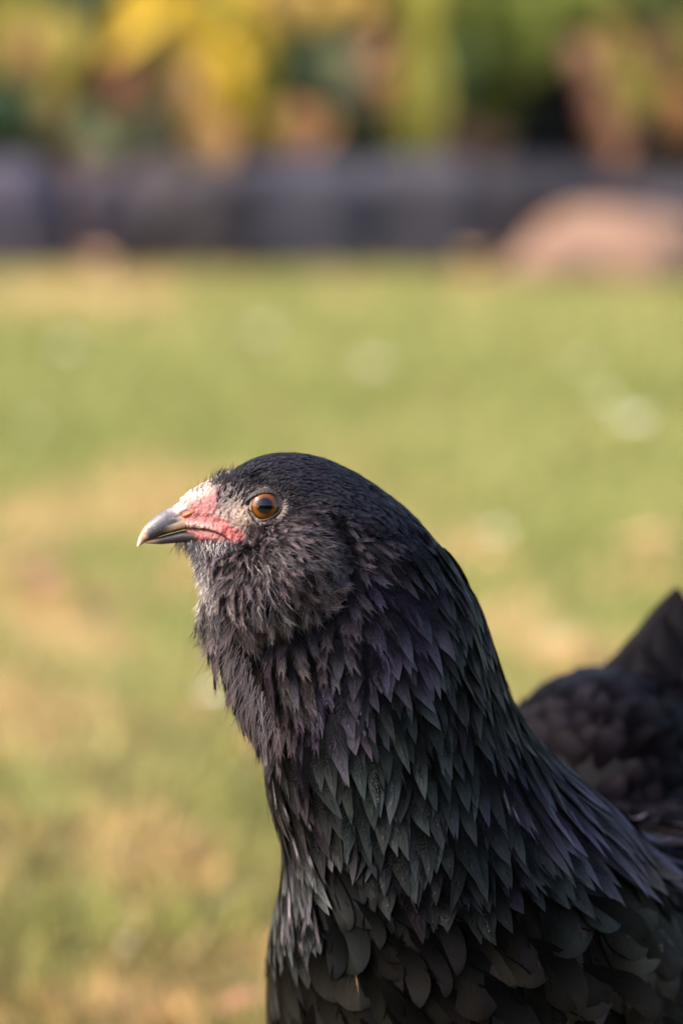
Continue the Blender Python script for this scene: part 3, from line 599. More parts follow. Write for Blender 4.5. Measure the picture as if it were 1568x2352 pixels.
def grow(name, fl, kind, colr, spcr, mat, tipgain=None, gold=None):
    N = len(fl['p']); gl = rng.uniform(.35, 1.0, N); T = TEMPL[kind]; which = rng.integers(0, len(T), N)
    V = []; FA = []; CO = []; SP = []; ST = []; off = 0
    for ti, (tv, tf, tg) in enumerate(T):
        idx = np.where(which == ti)[0]
        if not len(idx): continue
        t = tv[:, 0][None]; s = tv[:, 1][None]; h = tv[:, 2][None]
        g = {k: (x[idx] if isinstance(x, np.ndarray) else x) for k, x in fl.items()}
        p, m, q = g['p'][:, None], g['m'][:, None], g['q'][:, None]; tt = t[..., None]
        pos = p * (1 - tt) * (1 - 2 * tt) + 4 * m * tt * (1 - tt) + q * tt * (2 * tt - 1)
        tc = np.clip(tt, 0, 1)
        N_ = nrm(g['n'][:, None] * (1 - tc) + g['nq'][:, None] * tc)
        dr = nrm((q - p)); B = nrm(np.cross(np.broadcast_to(dr, N_.shape), N_)); B = np.broadcast_to(B, N_.shape)
        L = g['L'][:, None]; W = g['W'][:, None]; rl = g['roll'][:, None] if isinstance(g['roll'], np.ndarray) else g['roll']; bd = g['bend'][:, None] if isinstance(g['bend'], np.ndarray) else g['bend']
        lf = g['lift'][:, None]
        cr, sr = np.cos(rl), np.sin(rl)
        a = s * W; b = h * W
        x = a * cr - b * sr + bd * L * t * t; y = a * sr + b * cr + g['off'] + lf * L * t
        pos = pos + (N_ * y[..., None] + B * x[..., None]) * K
        n_i = len(idx); kv = tv.shape[0]
        V.append(pos.reshape(-1, 3)); base = (np.arange(n_i) * kv)[:, None, None] + off
        for fa in tf: FA.append((fa[None] + base).reshape(-1, fa.shape[1]))
        off += n_i * kv
        var = rng.uniform(*((.3, 2.2) if kind in ('fluff', 'loose') else (.6, 1.5)), (len(idx), tg.max() + 1)); var[:, 0] = 1
        c = colr[idx][:, None] * var[:, tg][..., None]
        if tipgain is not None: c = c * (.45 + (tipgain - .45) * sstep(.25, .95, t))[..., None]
        if kind == 'round': c = c * (1.15 - .75 * np.clip(np.maximum(np.abs(s) ** 2, sstep(.8, 1, t)), 0, 1))[..., None]  # darker rim: shadow along each feather's edge put into the colour
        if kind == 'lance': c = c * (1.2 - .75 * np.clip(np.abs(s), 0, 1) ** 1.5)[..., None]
        if gold is not None:
            gm = gold[idx][:, None] * (np.abs(s) < .02) * sstep(.35, .5, t) * sstep(.85, .65, t) * (kv > 0)
            c = c * (1 - gm[..., None]) + np.array([.20, .12, .055]) * gm[..., None]
        CO.append(c.reshape(-1, 3)); SP.append((spcr[idx][:, None] * np.ones((1, kv, 1)) * (.25 + .75 * sstep(.3, .9, t))[..., None] * gl[idx][:, None, None]).reshape(-1, 3))
        ST.append(np.stack([a.ravel() + 0 * (t * L).ravel(), (t * L).ravel(), np.repeat(rng.random(n_i) * 50, kv)], 1))
    return mesh_obj(name, np.concatenate(V), FA, mat, hen, cols=np.concatenate(CO), spc=np.concatenate(SP), st=np.concatenate(ST))

# candidate roots
qv = Q(tri.mean(1))
front = (tn @ AF < .45)
wgt = np.where(qv[:, 1] < 1700, 6.0, 1.5) * np.where(front, 1, .25) * np.where((qv[:, 1] < 1330) & (qv[:, 0] < 960), 4, 1)
cp, cn = sample(210000, wgt); cq = Q(cp)
far_back = (cq[:, 2] > 620) & (cq[:, 0] > 1100) & (cq[:, 1] < 2000 + (cq[:, 2] > 900) * 150)
jit = cq[:, :2] + rng.normal(0, 9, (len(cq), 2))
d2 = ((jit[:, None] - FP[None]) ** 2).sum(-1); near_i = d2.argmin(1)
wg = 1 / (((cq[:, None, :2] - FP[None]) ** 2).sum(-1) + 300) ** 2; wg /= wg.sum(1, keepdims=True)
val = wg @ FD; cl = wg @ FC * .42; cs = wg @ FS; lf = wg @ FL
kinds = np.array(FK)[near_i]
m_ = kinds == 'round'; cl[m_] = cl[m_] * .3 + np.array(DRK) * .42 * .35; cs[m_] *= .85; val[m_, 3] *= 1.75; val[m_, 4] *= 1.85
m_ = kinds == 'lance'; grow_ = (1 + .22 * sstep(1450, 1750, cq[m_, 1])) * (1 - .32 * sstep(1780, 1960, cq[m_, 1]) * (cq[m_, 0] < 1250)); val[m_, 3] *= 1.02 * grow_; val[m_, 4] *= 1.22 * grow_
kinds[far_back] = 'round'
x, y, z = cq.T
bare = (x < 478) & (y < 1243) | (np.hypot((x - 607) / 1.22, y - 1163) < 35)
facepink = (x < 503 + np.clip((y - 1160) * .68, 0, 50)) & (y < 1246) & (y > 1080 + (528 - x) * .6) | ((x < 552) & (y > 1212) & (y < 1246))
bare |= facepink | (y > 2700) & (x < 0)
hood = far_back
# spacing rejection
spc_r = np.array([SPACE[k] for k in kinds]) * np.where(kinds == 'fluff', val[:, 3], np.where(kinds == 'tiny', val[:, 3], val[:, 3]))
spc_r[hood] = 55
spc_r = np.where((cn @ AF > .45), spc_r * 1.7, spc_r)
cell = {}; keep = []; cs_ = 60 * K
ordr = np.arange(len(cp)); keyc = np.floor(cp / cs_).astype(int)
for i in ordr:
    if bare[i]: continue
    r = spc_r[i] * K; kx, ky, kz = keyc[i]; ok = True
    for a in (-1, 0, 1):
        for b in (-1, 0, 1):
            for c in (-1, 0, 1):
                for j in cell.get((kx + a, ky + b, kz + c), ()):
                    e = cp[i] - cp[j]
                    if e[0] * e[0] + e[1] * e[1] + e[2] * e[2] < r * r: ok = False; break
                if not ok: break
            if not ok: break
        if not ok: break
    if ok: keep.append(i); cell.setdefault((kx, ky, kz), []).append(i)
keep = np.array(keep)
def pick(mask): return keep[mask[keep]]
GAIN = {'lance': 2.6, 'round': 1.5, 'loose': 2.0, 'fluff': 2.4, 'tiny': 2.2}
def plume(name, mask, kind, mat, off=1.0, dmod=None, Lm=1.0, label=None, goldp=0):
    i = pick(mask & (kinds == kind)); n = len(i)
    if n < 3: return None
    dirs = D(val[i, 0] + rng.normal(0, .07 if kind != 'fluff' else .28, n), val[i, 1] + rng.normal(0, .07 if kind != 'fluff' else .28, n), val[i, 2] + rng.normal(0, .05 if kind != 'fluff' else .3, n))
    if dmod is not None: dirs = dmod(i, dirs)
    L = val[i, 3] * rng.uniform(.82, 1.18, n) * Lm; W = val[i, 4] * rng.uniform(.72, 1.2, n)
    if kind in ('lance', 'round'): L *= rng.uniform(.84, 1.2, n); dirs = dirs + D(rng.normal(0, .05, n), rng.normal(0, .05, n), 0 * L)
    if kind in ('fluff',): L *= rng.uniform(.75, 1.2, n)
    lift = lf[i] * rng.uniform(.6, 1.2, n) * {'lance': .7, 'round': .7, 'tiny': .8}.get(kind, 1)
    f = lay(cp[i], cn[i], dirs, L, W, lift, off=off, roll=rng.normal(0, .14 if kind != 'fluff' else .3, n), bend=rng.normal(0, .09, n))
    c = cl[i] * (rng.uniform(.75, 1.25, (n, 1)) if kind == 'round' else rng.uniform(.6, 1.5, (n, 1))) * (1 + rng.normal(0, .02 if kind == 'round' else .05, (n, 3)))
    s = np.clip(cs[i] * (1 + rng.normal(0, .06, (n, 3))), 0, 1)
    g = (rng.random(n) < goldp).astype(float) if goldp else None
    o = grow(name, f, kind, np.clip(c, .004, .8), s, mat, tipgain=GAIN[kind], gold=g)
    print(name, kind, n, len(o.data.vertices))
    return o
# saddle and tail-base feathers (far side of the body)
def back_dir(i, d): return D(np.full(len(i), .55) + rng.normal(0, .15, len(i)), np.full(len(i), -.25) + rng.normal(0, .15, len(i)), np.full(len(i), .5))
val[hood, 3] = 125; val[hood, 4] = 58; lf[hood] = .09; cl[hood] = (.0066, .0050, .0070); cs[hood] = (.30, .27, .36)
near_m = ~hood
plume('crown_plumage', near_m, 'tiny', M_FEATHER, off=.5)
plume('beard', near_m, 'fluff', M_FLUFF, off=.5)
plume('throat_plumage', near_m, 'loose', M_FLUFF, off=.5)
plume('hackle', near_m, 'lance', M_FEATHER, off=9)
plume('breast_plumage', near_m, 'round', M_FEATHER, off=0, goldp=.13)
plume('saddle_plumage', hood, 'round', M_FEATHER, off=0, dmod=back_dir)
# narrow feathers of near breast and cape; pale sheen is put into their colour
def accents(name, rows_):
    A = np.array(rows_, float); a = np.array([np.array(bvh.ray_cast(Vector(CAM), Vector(nrm(P(x_, y_) - CAM)))[0] or P(x_, y_, z_)) for x_, y_, z_ in A[:, :3]]); p_, n_ = probe(a); n = len(A)
    fl = lay(p_, n_, D(A[:, 3], A[:, 4], A[:, 5]), A[:, 6], A[:, 7], np.full(n, .12), off=7., roll=rng.normal(.2, .3, n), bend=rng.normal(0, .05, n))
    return grow(name, fl, 'loose', A[:, 8:9] * np.array([[1, .86, 1.05]]), np.tile([1., .9, 1.], (n, 1)), M_FLUFF, tipgain=1.6)
accents('painted_sheen_feathers', [(625, 1745, -40, .18, 1, 0, 110, 10, .10), (645, 1790, -60, .22, 1, 0, 95, 9, .07), (655, 1860, -60, .45, .9, 0, 130, 9, .08), (690, 1905, -60, .5, .85, 0, 100, 10, .06), (672, 1990, -40, .35, .95, 0, 130, 9, .13), (700, 2010, -50, .3, .95, 0, 120, 12, .05),
    (650, 2020, -20, -.12, 1, 0, 130, 9, .07), (664, 2060, -20, -.05, 1, 0, 110, 9, .08), (640, 2070, 0, -.25, 1, 0, 110, 11, .05), (690, 2080, -20, .2, 1, 0, 110, 14, .04), (720, 2060, -20, .25, 1, 0, 120, 14, .04), (688, 1830, -70, .5, .85, 0, 80, 10, .07),
    (1135, 1770, -40, .2, 1, 0, 110, 7, .06), (1150, 1800, -40, .3, 1, 0, 100, 6, .07), (1225, 1800, 0, .25, 1, 0, 110, 8, .06), (1180, 1620, 100, .35, .95, .1, 150, 7, .05), (1230, 1720, 120, .6, .8, .2, 170, 8, .05), (1270, 1790, 140, .7, .7, .3, 180, 9, .05), (1300, 1850, 120, .72, .7, .3, 170, 10, .06), (1340, 1880, 160, .75, .6, .3, 180, 10, .05)])
def face_feathers():
    X = rng.uniform(488, 700, 60000); Y = rng.uniform(1092, 1262, 60000); de_ = np.hypot((X - 608) / 1.12, Y - 1163)
    band = (de_ > 37) & (de_ < 66) & (X > 560)
    front_ = (X < 570) & (de_ > 38) & (X > 497 + np.clip((Y - 1165) * .75, 0, 60) + (np.clip(1140 - Y, 0, 40)) * .0) & (Y < 1250)
    lore_ = (X > 528) & (X < 574) & (Y > 1162) & (Y < 1215)
    ok_ = (band | front_) & (~lore_ | (rng.random(60000) < .12)); X, Y = X[ok_], Y[ok_]
    kept = []
    for x_, y_ in zip(X, Y):
        if all((x_ - a) ** 2 + (y_ - b) ** 2 > 30 for a, b in kept): kept.append((x_, y_))
    A = np.array(kept); rows_ = interp(FACE, 200); cx_ = (rows_[:, 0] + rows_[:, 2]) / 2; ri = np.abs(cx_[None] - A[:, :1]).argmin(1); R_w = rows_[ri]
    vv_ = np.clip((A[:, 1] - (R_w[:, 1] + R_w[:, 3]) / 2) / ((R_w[:, 3] - R_w[:, 1]) / 2), -.97, .97); ww_ = R_w[:, 4] * np.sqrt(1 - vv_ ** 2) + 1.5
    de_ = np.hypot((A[:, 0] - 608) / 1.12, A[:, 1] - 1163)
    ox, oy = (A[:, 0] - 608) / np.maximum(de_, 1), (A[:, 1] - 1163) / np.maximum(de_, 1)
    fx = .75 + .35 * ox * (A[:, 0] > 600); fy = np.where(A[:, 1] < 1163, -.35, .45) * (A[:, 0] < 610) + .5 * oy * (A[:, 0] > 560)
    fx = np.where((A[:, 0] < 560) & (A[:, 1] < 1165), .45, fx); fy = np.where((A[:, 0] < 560) & (A[:, 1] < 1165), -.8, fy)
    for sg in (-1, 1):
        n = len(A); p_ = P(A[:, 0], A[:, 1], sg * ww_); n_ = nrm(sg * AF[None] - AU[None] * (vv_ * .6)[:, None] - AX[None] * .15)
        L = rng.uniform(15, 26, n) * np.where(A[:, 0] > 560, 1.0, 1.1); W = L * .12; d_ = D(fx + rng.normal(0, .18, n), fy + rng.normal(0, .18, n), np.zeros(n)); d_ = nrm(d_ - n_ * (d_ * n_).sum(1, keepdims=True))
        fl = dict(p=p_, n=n_, m=p_ + d_ * (L * K * .5)[:, None], q=p_ + d_ * (L * K)[:, None], nm=n_, nq=n_, L=L, W=W, lift=rng.uniform(.1, .35, n), off=0., roll=rng.normal(0, .2, n), bend=rng.normal(0, .1, n))
        c = np.where((A[:, 1] > 1180)[:, None], np.array([.034, .026, .029]), np.array([.014, .012, .016])) * rng.uniform(.6, 1.6, (n, 1))
        grow('face_plumage', fl, 'tiny', c, np.tile([.8, .75, .85], (n, 1)), M_FEATHER, tipgain=1.8)
face_feathers()
# bristles on the forehead and around the face
def bristles(name, pts, L, W, colr, dz):
    pts = np.array(pts, float); n = len(pts)
    TL = 5; V = []; Fs = []
    for k, (px, py, wd, dx, dy, dw, ln) in enumerate(pts):
        a = P(px, py, wd); d = D(dx, dy, dw); d = d / np.linalg.norm(d); sd = nrm(np.cross(d, AF + .3 * AX)); bend = D(rng.normal(.1, .15), rng.normal(0, .15), rng.normal(0, .15))
        t = np.linspace(0, 1, TL)[:, None]; c = a + (d * t + bend * t * t) * ln * K; wv = W * K * (1 - t * .9)
        v = np.empty((2 * TL, 3)); v[0::2] = c + sd * wv; v[1::2] = c - sd * wv; V.append(v)
        i = np.arange(TL - 1)[:, None] * 2; Fs.append(i + np.array([[0, 1, 3, 2]]) + k * 2 * TL)
    V = np.concatenate(V); m = len(V)
    return mesh_obj(name, V, [np.concatenate(Fs)], M_FEATHER, hen, cols=np.repeat(colr, 2 * TL, 0) if len(colr) == n else np.tile(colr, (m, 1)), spc=np.tile([.9, .9, 1], (m, 1)), st=np.tile([0., 3., 1.], (m, 1)))
def facew(px, py):
    """near-side depth of the face at a place"""
    R = interp(FACE, 60); cx = (R[:, 0] + R[:, 2]) / 2; i = np.abs(cx - px).argmin(); r = R[i]
    cyy = (r[1] + r[3]) / 2; hh = abs(r[3] - r[1]) / 2; v = min(.98, abs(py - cyy) / hh)
    return r[4] * math.sqrt(1 - v * v)
pts = []
for k in range(330):
    x0 = rng.uniform(432, 540) if k < 200 else rng.uniform(484, 530); ridge = np.interp(x0, [430, 460, 484, 506, 530], [1136, 1118, 1102, 1090, 1084])
    sg = rng.choice([-1, 1]); y0 = ridge + rng.uniform(2, 26); zz = facew(x0, y0 + 8) * sg * .9
    pts.append((x0, y0, zz, rng.normal(.15, .3), rng.normal(-1, .25), sg * rng.uniform(0, .3) * -1 if False else rng.normal(0, .2), rng.uniform(10, 34)))
bristles('forehead_bristles', pts, 0, .75, np.array([[.012, .011, .013]]), 0)
pts = []
for k in range(520):
    x0 = rng.uniform(486, 566); y0 = rng.uniform(1100, 1255)
    if y0 > 1195 and x0 < 520: continue
    pts.append((x0, y0, -facew(x0, y0) - 1, rng.normal(.45, .3), rng.normal(-.4 if y0 < 1180 else .2, .3), rng.normal(-.15, .15), rng.uniform(6, 17) * (1.2 if x0 > 515 else .8)))
bristles('lore_bristles', pts, 0, .55, np.array([[.016, .013, .015]]), 0)

pts = []; cc_ = []
for k in range(820):
    y0 = rng.uniform(1246, 1430) if k > 260 else rng.uniform(1240, 1262); edge_x = np.interp(y0, [1246, 1265, 1300, 1330, 1430], [425, 432, 446, 458, 482]); u_ = rng.gamma(1.5, 17) if k > 260 else rng.uniform(0, 125); x0 = edge_x + u_
    zz = -np.sqrt(max(0, 1 - ((540 - x0) / 110) ** 2)) * 84 if x0 < 540 else -84
    white = math.exp(-((x0 - 478) / 20) ** 2 - ((y0 - 1350) / 55) ** 2) * 1.3 + math.exp(-((x0 - 500) / 30) ** 2 - ((y0 - 1252) / 9) ** 2) * 1.2 + .04
    pts.append((x0, y0, zz - 5, rng.normal(-.25, .4), 1, rng.normal(-.35, .25), rng.uniform(14, 40))); cc_.append(np.array([.55, .47, .45]) * rng.uniform(.2, 1.1) if rng.random() < white * .7 else np.array([.035, .028, .031]) * rng.uniform(.4, 1.5))
bristles('chin_wisps', pts, 0, .8, np.array(cc_), 0)
pts = []; cc_ = []
for k in range(420):   # hair-like barbs standing off the front of the beard and throat
    y0 = rng.uniform(1330, 1690); ex = np.interp(y0, [1330, 1400, 1450, 1512, 1580, 1645, 1712], [466, 480, 488, 514, 542, 566, 610]); x0 = ex + rng.uniform(-2, 60)
    zz = rng.normal(0, 45) if x0 < ex + 14 else -60 - (x0 - ex) * .9 + rng.normal(0, 5)
    pts.append((x0, y0, zz, rng.normal(-.5 if y0 < 1520 else -.25, .22), 1, rng.normal(-.15, .2), rng.uniform(35, 95))); cc_.append(np.array([.045, .034, .037]) * rng.uniform(.15, 2.6))
bristles('beard_wisps', pts, 0, .75, np.array(cc_), 0)
pts = []
for k in range(90):
    x0 = rng.uniform(404, 450); pts.append((x0, 1246, rng.uniform(-22, 10), rng.normal(-.35, .3), 1, rng.normal(-.1, .3), rng.uniform(12, 38)))
bristles('under_beak_bristles', pts, 0, .7, np.array([[.02, .018, .02]]), 0)

pts = []; cc_ = []
while len(pts) < 560:   # fine curling barbs over cheek muff and beard
    x0 = rng.uniform(560, 800); y0 = rng.uniform(1205, 1450); hit = bvh.ray_cast(Vector(CAM), Vector(nrm(P(x0, y0) - CAM)))
    if np.hypot((x0 - 660) / 130, (y0 - 1320) / 125) > 1 or hit[0] is None: continue
    c_ = Q(np.array(hit[0])[None])[0]; k_ = ((FP - [x0, y0]) ** 2).sum(1).argmin(); f_ = FD[k_]
    pts.append((c_[0], c_[1], c_[2] - rng.uniform(4, 16), f_[0] + rng.normal(0, .35), f_[1] + rng.normal(0, .35), -.35 + rng.normal(0, .2), rng.uniform(18, 44))); cc_.append(np.array([.064, .051, .056]) * rng.uniform(.15, 2.4))
bristles('cheek_wisps', pts, 0, .8, np.array(cc_), 0)

# ---- tail: long broad feathers standing up behind the saddle
def big_feather(name, base, tip, nrmv, W, colr, prof=p_round, droop=.1):
    ts = np.linspace(0, 1, 28); ss = np.linspace(-1, 1, 13); d = tip - base; L = np.linalg.norm(d); d = d / L; sd = nrm(np.cross(d, nrmv)); up = np.cross(sd, d); V = []; st = []
    for t in ts:
        for s in ss:
            p = prof(t) * W; V.append(base + d * L * t + sd * s * p + up * (-.25 * abs(s) * p * abs(s) - droop * L * t * t)); st.append((s * p / K, t * L / K, 3))
    V = np.array(V)
    return mesh_obj(name, V, grid_faces(28, 13, False), M_FEATHER, hen, cols=np.tile(colr, (len(V), 1)), spc=np.tile([.3, .28, .34], (len(V), 1)), st=np.array(st))
for k, (bx_, by_, bw, tx, ty, tw, W) in enumerate([(1480, 1760, 1080, 1556, 1352, 1200, .020), (1530, 1740, 1150, 1600, 1385, 1260, .018), (1570, 1760, 1160, 1660, 1390, 1300, .018), (1450, 1740, 1070, 1515, 1415, 1170, .020),
        (1600, 1760, 1180, 1730, 1330, 1380, .02), (1640, 1780, 1200, 1800, 1370, 1400, .02), (1420, 1740, 1060, 1462, 1475, 1130, .020), (1570, 1760, 1300, 1640, 1420, 1420, .018), (1620, 1780, 1350, 1740, 1400, 1500, .02), (1680, 1800, 1300, 1880, 1450, 1450, .02)]):
    big_feather('tail_feather', P(bx_, by_, bw), P(tx, ty, tw), nrm(-AF - .25 * AX), W, (.0042, .0036, .0050), prof=lambda t: max(.02, min(1, (t + .03) ** .5 * 1.4) * (1 if t < .35 else max(0, 1 - ((t - .35) / .65) ** 1.7) ** .8)), droop=-.04)

# ---- legs and feet, standing on the lawn
M_LEG = vcol_mat('leg_scales', rough=.6, spec=.4, nscale=600, namt=.3, bump=.5, bdist=.0006)
for dx, dpt in ((-.01, 380), (.05, 820)):
    hip = P(1250, 2600, dpt); hip[0] += dx; ft = hip.copy(); ft[2] = .012; ft[0] -= .01
    knee = hip * .55 + ft * .45; knee[0] += .022
    ps = [tube([hip + [0, 0, .03], hip * .8 + knee * .2, knee], [.03, .024, .008], 16), tube([knee, (knee + ft) / 2, ft], [.0075, .0055, .007], 12)]
    for ang, ln in ((180, .055), (145, .045), (215, .045), (10, .022)):
        a = math.radians(ang); dv = np.array([math.cos(a), math.sin(a), 0])
        ps.append(tube([ft, ft + dv * ln * .5 + [0, 0, -.002], ft + dv * ln * .85 + [0, 0, -.006], ft + dv * ln + [0, 0, -.011]], [.006, .0045, .0035, .001], 10))
    v, f = join(ps); mesh_obj('leg', v, f, M_LEG, hen, cols=np.tile([.012, .011, .013], (len(v), 1)))

# ================================================================== BACKGROUND
# ---- edging stones
M_STONE = vcol_mat('edging_stone', rough=.85, spec=.3, nscale=25, namt=.45, bump=.8, bdist=.01)
def stone(name, c, size, rz, colr, label, seed, group=None, cat='stone', amp=.22, power=4):
    th = np.linspace(0, np.pi, 26); ph = np.linspace(0, 2 * np.pi, 48, endpoint=False)
    u = np.stack([np.sin(th)[:, None] * np.cos(ph), np.sin(th)[:, None] * np.sin(ph), np.cos(th)[:, None] + 0 * ph], -1).reshape(-1, 3)
    r = (np.abs(u) ** power).sum(1) ** (-1 / power); r *= 1 + amp * (fbm(u * 2.2 + seed * 10, seed, 4) - .5) * 2
    v = u * r[:, None] * np.array(size) / 2; cs_, sn = math.cos(rz), math.sin(rz)
    v = np.stack([v[:, 0] * cs_ - v[:, 1] * sn, v[:, 0] * sn + v[:, 1] * cs_, v[:, 2]], 1) + c
    v[:, 2] = np.maximum(v[:, 2], -.02)
    col = np.array(colr) * (np.array([.66, .62, .64]) if cat == 'stone' else 1) * (.75 + .5 * fbm(v * 9, seed + 5))[:, None]
    o = mesh_obj(name, v, grid_faces(26, 48), M_STONE, cols=col, origin=np.array([c[0], c[1], 0.]))
    return tag(o, label, cat, group)
SL = (.070, .068, .088)
def gx_(px, y=4.65): return (px - 784) / F * (y * math.cos(PITCH) + .5 * math.sin(PITCH))
for k, (x0, x1, h, cc, lab) in enumerate([
    (-260, 128, 0.175, (.120, .108, .150), 'pale lavender grey edging stone at the far left of the bed'),
    (200, 330, 0.159, (.075, .065, .085), 'short slate edging stone right of the brown stalks'),
    (318, 560, 0.175, (.085, .075, .085), 'brownish slate edging stone under the tan hanging leaf'),
    (548, 860, 0.180, (.080, .080, .110), 'long blue grey edging stone under the orange leaves'),
    (850, 1090, 0.175, (.088, .085, .108), 'blue grey edging stone below the olive stalk'),
    (1105, 1420, 0.170, (.040, .038, .050), 'dark slate edging stone behind the sandstone rock'),
    (1400, 1800, .15, (.07, .065, .08), 'slate edging stone at the right end behind the sandstone rock')]):
    a, b = gx_(x0) - .03, gx_(x1) + .03
    stone('edging_stone', np.array([(a + b) / 2, 4.67, h / 2 - .01]), (b - a, .17, h), rng.normal(0, .03), cc, lab, 50 + k, 'slate edging stones of the planting bed')
for k, (a, b) in enumerate(((-1.75, -1.0), (-2.6, -1.75), (.95, 1.7), (1.7, 2.5))):
    stone('edging_stone', np.array([(a + b) / 2, 4.68, .07]), (b - a, .18, .16), 0, SL, ['slate edging stone next beyond the lavender grey stone on the left', 'last slate edging stone at the far left end of the bed', 'slate edging stone next beyond the sandstone rock on the right', 'last slate edging stone at the far right end of the bed'][k], 70 + k, 'slate edging stones of the planting bed')
rc = G(1400, 590); stone('sandstone_rock', np.array([gx_(1490, 4.5), 4.54, -.008]), (.48, .22, .20), .15, (.23, .138, .098), 'peach coloured sandstone rock on the lawn edge at the right', 91, cat='rock', amp=.45, power=2.1)

# ---- leaves
M_LEAF = vcol_mat('plant_leaf', rough=.55, spec=.2, nscale=60, namt=.25, bump=.3, bdist=.002, transl=.3)
def leaf_mesh(base, tip, W, colr, droop=.25, face=None, n=14):
    """broad pointed leaf with a folded midrib, arched"""
    face = -AF + .5 * AU if face is None else face
    d = tip - base; L = np.linalg.norm(d); d = d / L; sd = nrm(np.cross(d, face)); up = nrm(np.cross(sd, d)); ts = np.linspace(0, 1, n); ss = np.linspace(-1, 1, 7); V = []; C = []
    for t in ts:
        p = W * (math.sin(math.pi * min(1, t ** .8 * .98 + .01)) ** .8 + .02)
        for s in ss:
            V.append(base + d * L * t + sd * s * p + up * (droop * L * math.sin(math.pi * t) + .25 * abs(s) * p + .06 * p * math.sin(t * 17 + s * 2)))
            C.append(np.array(colr) * (.85 + .3 * random.random()))
    return np.array(V), [grid_faces(n, 7, False)], np.array(C) * np.array([.80, .74, .62])
YEL = (.72, .50, .045); OLI = (.36, .34, .06); GRE = (.135, .165, .028); DGR = (.035, .075, .035); TEA = (.04, .09, .06); TAN = (.50, .30, .13); ORG = (.36, .185, .085); RBR = (.22, .095, .06); PNK = (.42, .22, .15); GGR = (.22, .25, .14)
def PD(px, py, y):
    """place of the photograph on the upright plane at distance y"""
    d = (px - 784) / F * AX - (py - 1176) / F * AU + AF
    return CAM + d * (y / d[1])
def plant(name, label, root, leaves, cat='plant', group=None, stemc=(.08, .07, .03), short=True):
    """leaves: (x0,y0,x1,y1,halfwidth,colour,distance)"""
    rt = np.array([root[0], root[1], .05])
    o = empty(name, rt, label, cat, group)
    paths = []
    for (x0, y0, x1, y1, hw, c, yd) in leaves:
        a = PD(x0, y0, yd); b = PD(x1, y1, yd - .04)
        v, f, cc = leaf_mesh(a, b, hw * .00075, c, droop=random.uniform(.05, .18))
        mesh_obj('leaf', v, f, M_LEAF, o, cols=cc)
        mid = rt * .5 + a * .5 + np.array([0, .03, .05]); paths.append(tube([rt, mid, a], [.006, .004, .0025], 6))
    v, f = join(paths); mesh_obj('stem', v, f, M_LEAF, o, cols=np.tile(stemc, (len(v), 1)))
    return o
plant('hosta', 'yellowing broad leaved plant with bright golden leaves, left of centre', (gx_(420), 5.15), [
    (430, -40, 240, 150, 46, YEL, 4.98), (470, -30, 460, 150, 46, YEL, 4.95), (560, 20, 580, 200, 46, YEL, 4.97), (500, 90, 540, 300, 48, YEL, 4.92), (520, -40, 500, 90, 30, OLI, 4.93), (400, 90, 430, 200, 30, (.30, .18, .07), 4.94), (620, 60, 590, 300, 34, OLI, 4.97), (400, 60, 380, 220, 40, OLI, 5.02), (330, -50, 300, 90, 60, YEL, 5.05), (530, -60, 600, 60, 60, YEL, 5.02), (470, 170, 530, 330, 45, YEL, 4.96)], stemc=OLI)
plant('hosta', 'olive yellow leaved plant at the far left of the bed', (gx_(80), 5.2), [
    (20, -40, 60, 130, 60, OLI, 5.0), (150, 20, 110, 220, 62, (.45, .38, .08), 4.98), (60, 60, 40, 170, 45, TAN, 4.96), (190, 60, 150, 250, 40, OLI, 4.99), (-60, 0, -30, 200, 60, OLI, 5.0), (90, 150, 130, 290, 40, (.40, .30, .09), 4.95)], stemc=OLI)
plant('fern', 'dark green plant with low leaves at the left', (gx_(20), 5.1), [
    (0, 190, 40, 310, 60, DGR, 4.94), (-80, 200, -60, 330, 60, DGR, 4.94), (130, 260, 90, 350, 50, (.06, .07, .03), 4.94), (60, 280, 160, 350, 45, (.08, .07, .03), 4.93), (180, 240, 200, 330, 50, GGR, 4.95)], stemc=DGR)
plant('shrub', 'rust brown and green leaved shrub below the golden leaves', (gx_(270), 5.05), [
    (280, 130, 255, 240, 52, RBR, 4.95), (330, 170, 290, 300, 45, (.25, .13, .06), 4.94), (380, 240, 300, 330, 42, DGR, 4.93), (260, 270, 340, 360, 45, DGR, 4.92), (420, 160, 400, 270, 40, GGR, 4.96), (210, 300, 240, 400, 40, GGR, 4.90), (350, 330, 360, 430, 40, (.10, .08, .06), 4.92)], stemc=RBR)
plant('dry_plant', 'withered plant with tan and orange leaves hanging over the stones', (gx_(620), 4.99), [
    (440, 150, 430, 300, 32, TAN, 4.90), (480, 260, 500, 410, 52, TAN, 4.74), (670, 240, 690, 340, 44, ORG, 4.76), (745, 255, 715, 350, 38, ORG, 4.75), (620, 250, 640, 320, 30, OLI, 4.76), (640, 270, 650, 340, 40, TAN, 4.77), (700, 330, 710, 450, 40, (.20, .10, .08), 4.74), (360, 330, 345, 500, 30, (.13, .085, .08), 4.76)], stemc=TAN)
plant('sage_plant', 'grey green leaved plant in the middle of the bed', (gx_(780), 5.1), [
    (760, 90, 770, 240, 58, GGR, 4.98), (820, 110, 800, 210, 45, (.26, .24, .17), 4.97), (830, 190, 820, 280, 46, TEA, 4.95), (690, 80, 660, 220, 45, DGR, 5.02), (700, 150, 690, 240, 40, DGR, 4.98), (870, 60, 850, 150, 40, PNK, 4.98), (870, 150, 890, 290, 40, (.36, .15, .09), 4.95), (720, -40, 700, 70, 60, (.55, .38, .10), 5.0), (820, -50, 800, 60, 60, (.55, .38, .10), 5.0), (640, -60, 650, 60, 55, (.50, .34, .12), 5.0)], stemc=GGR)
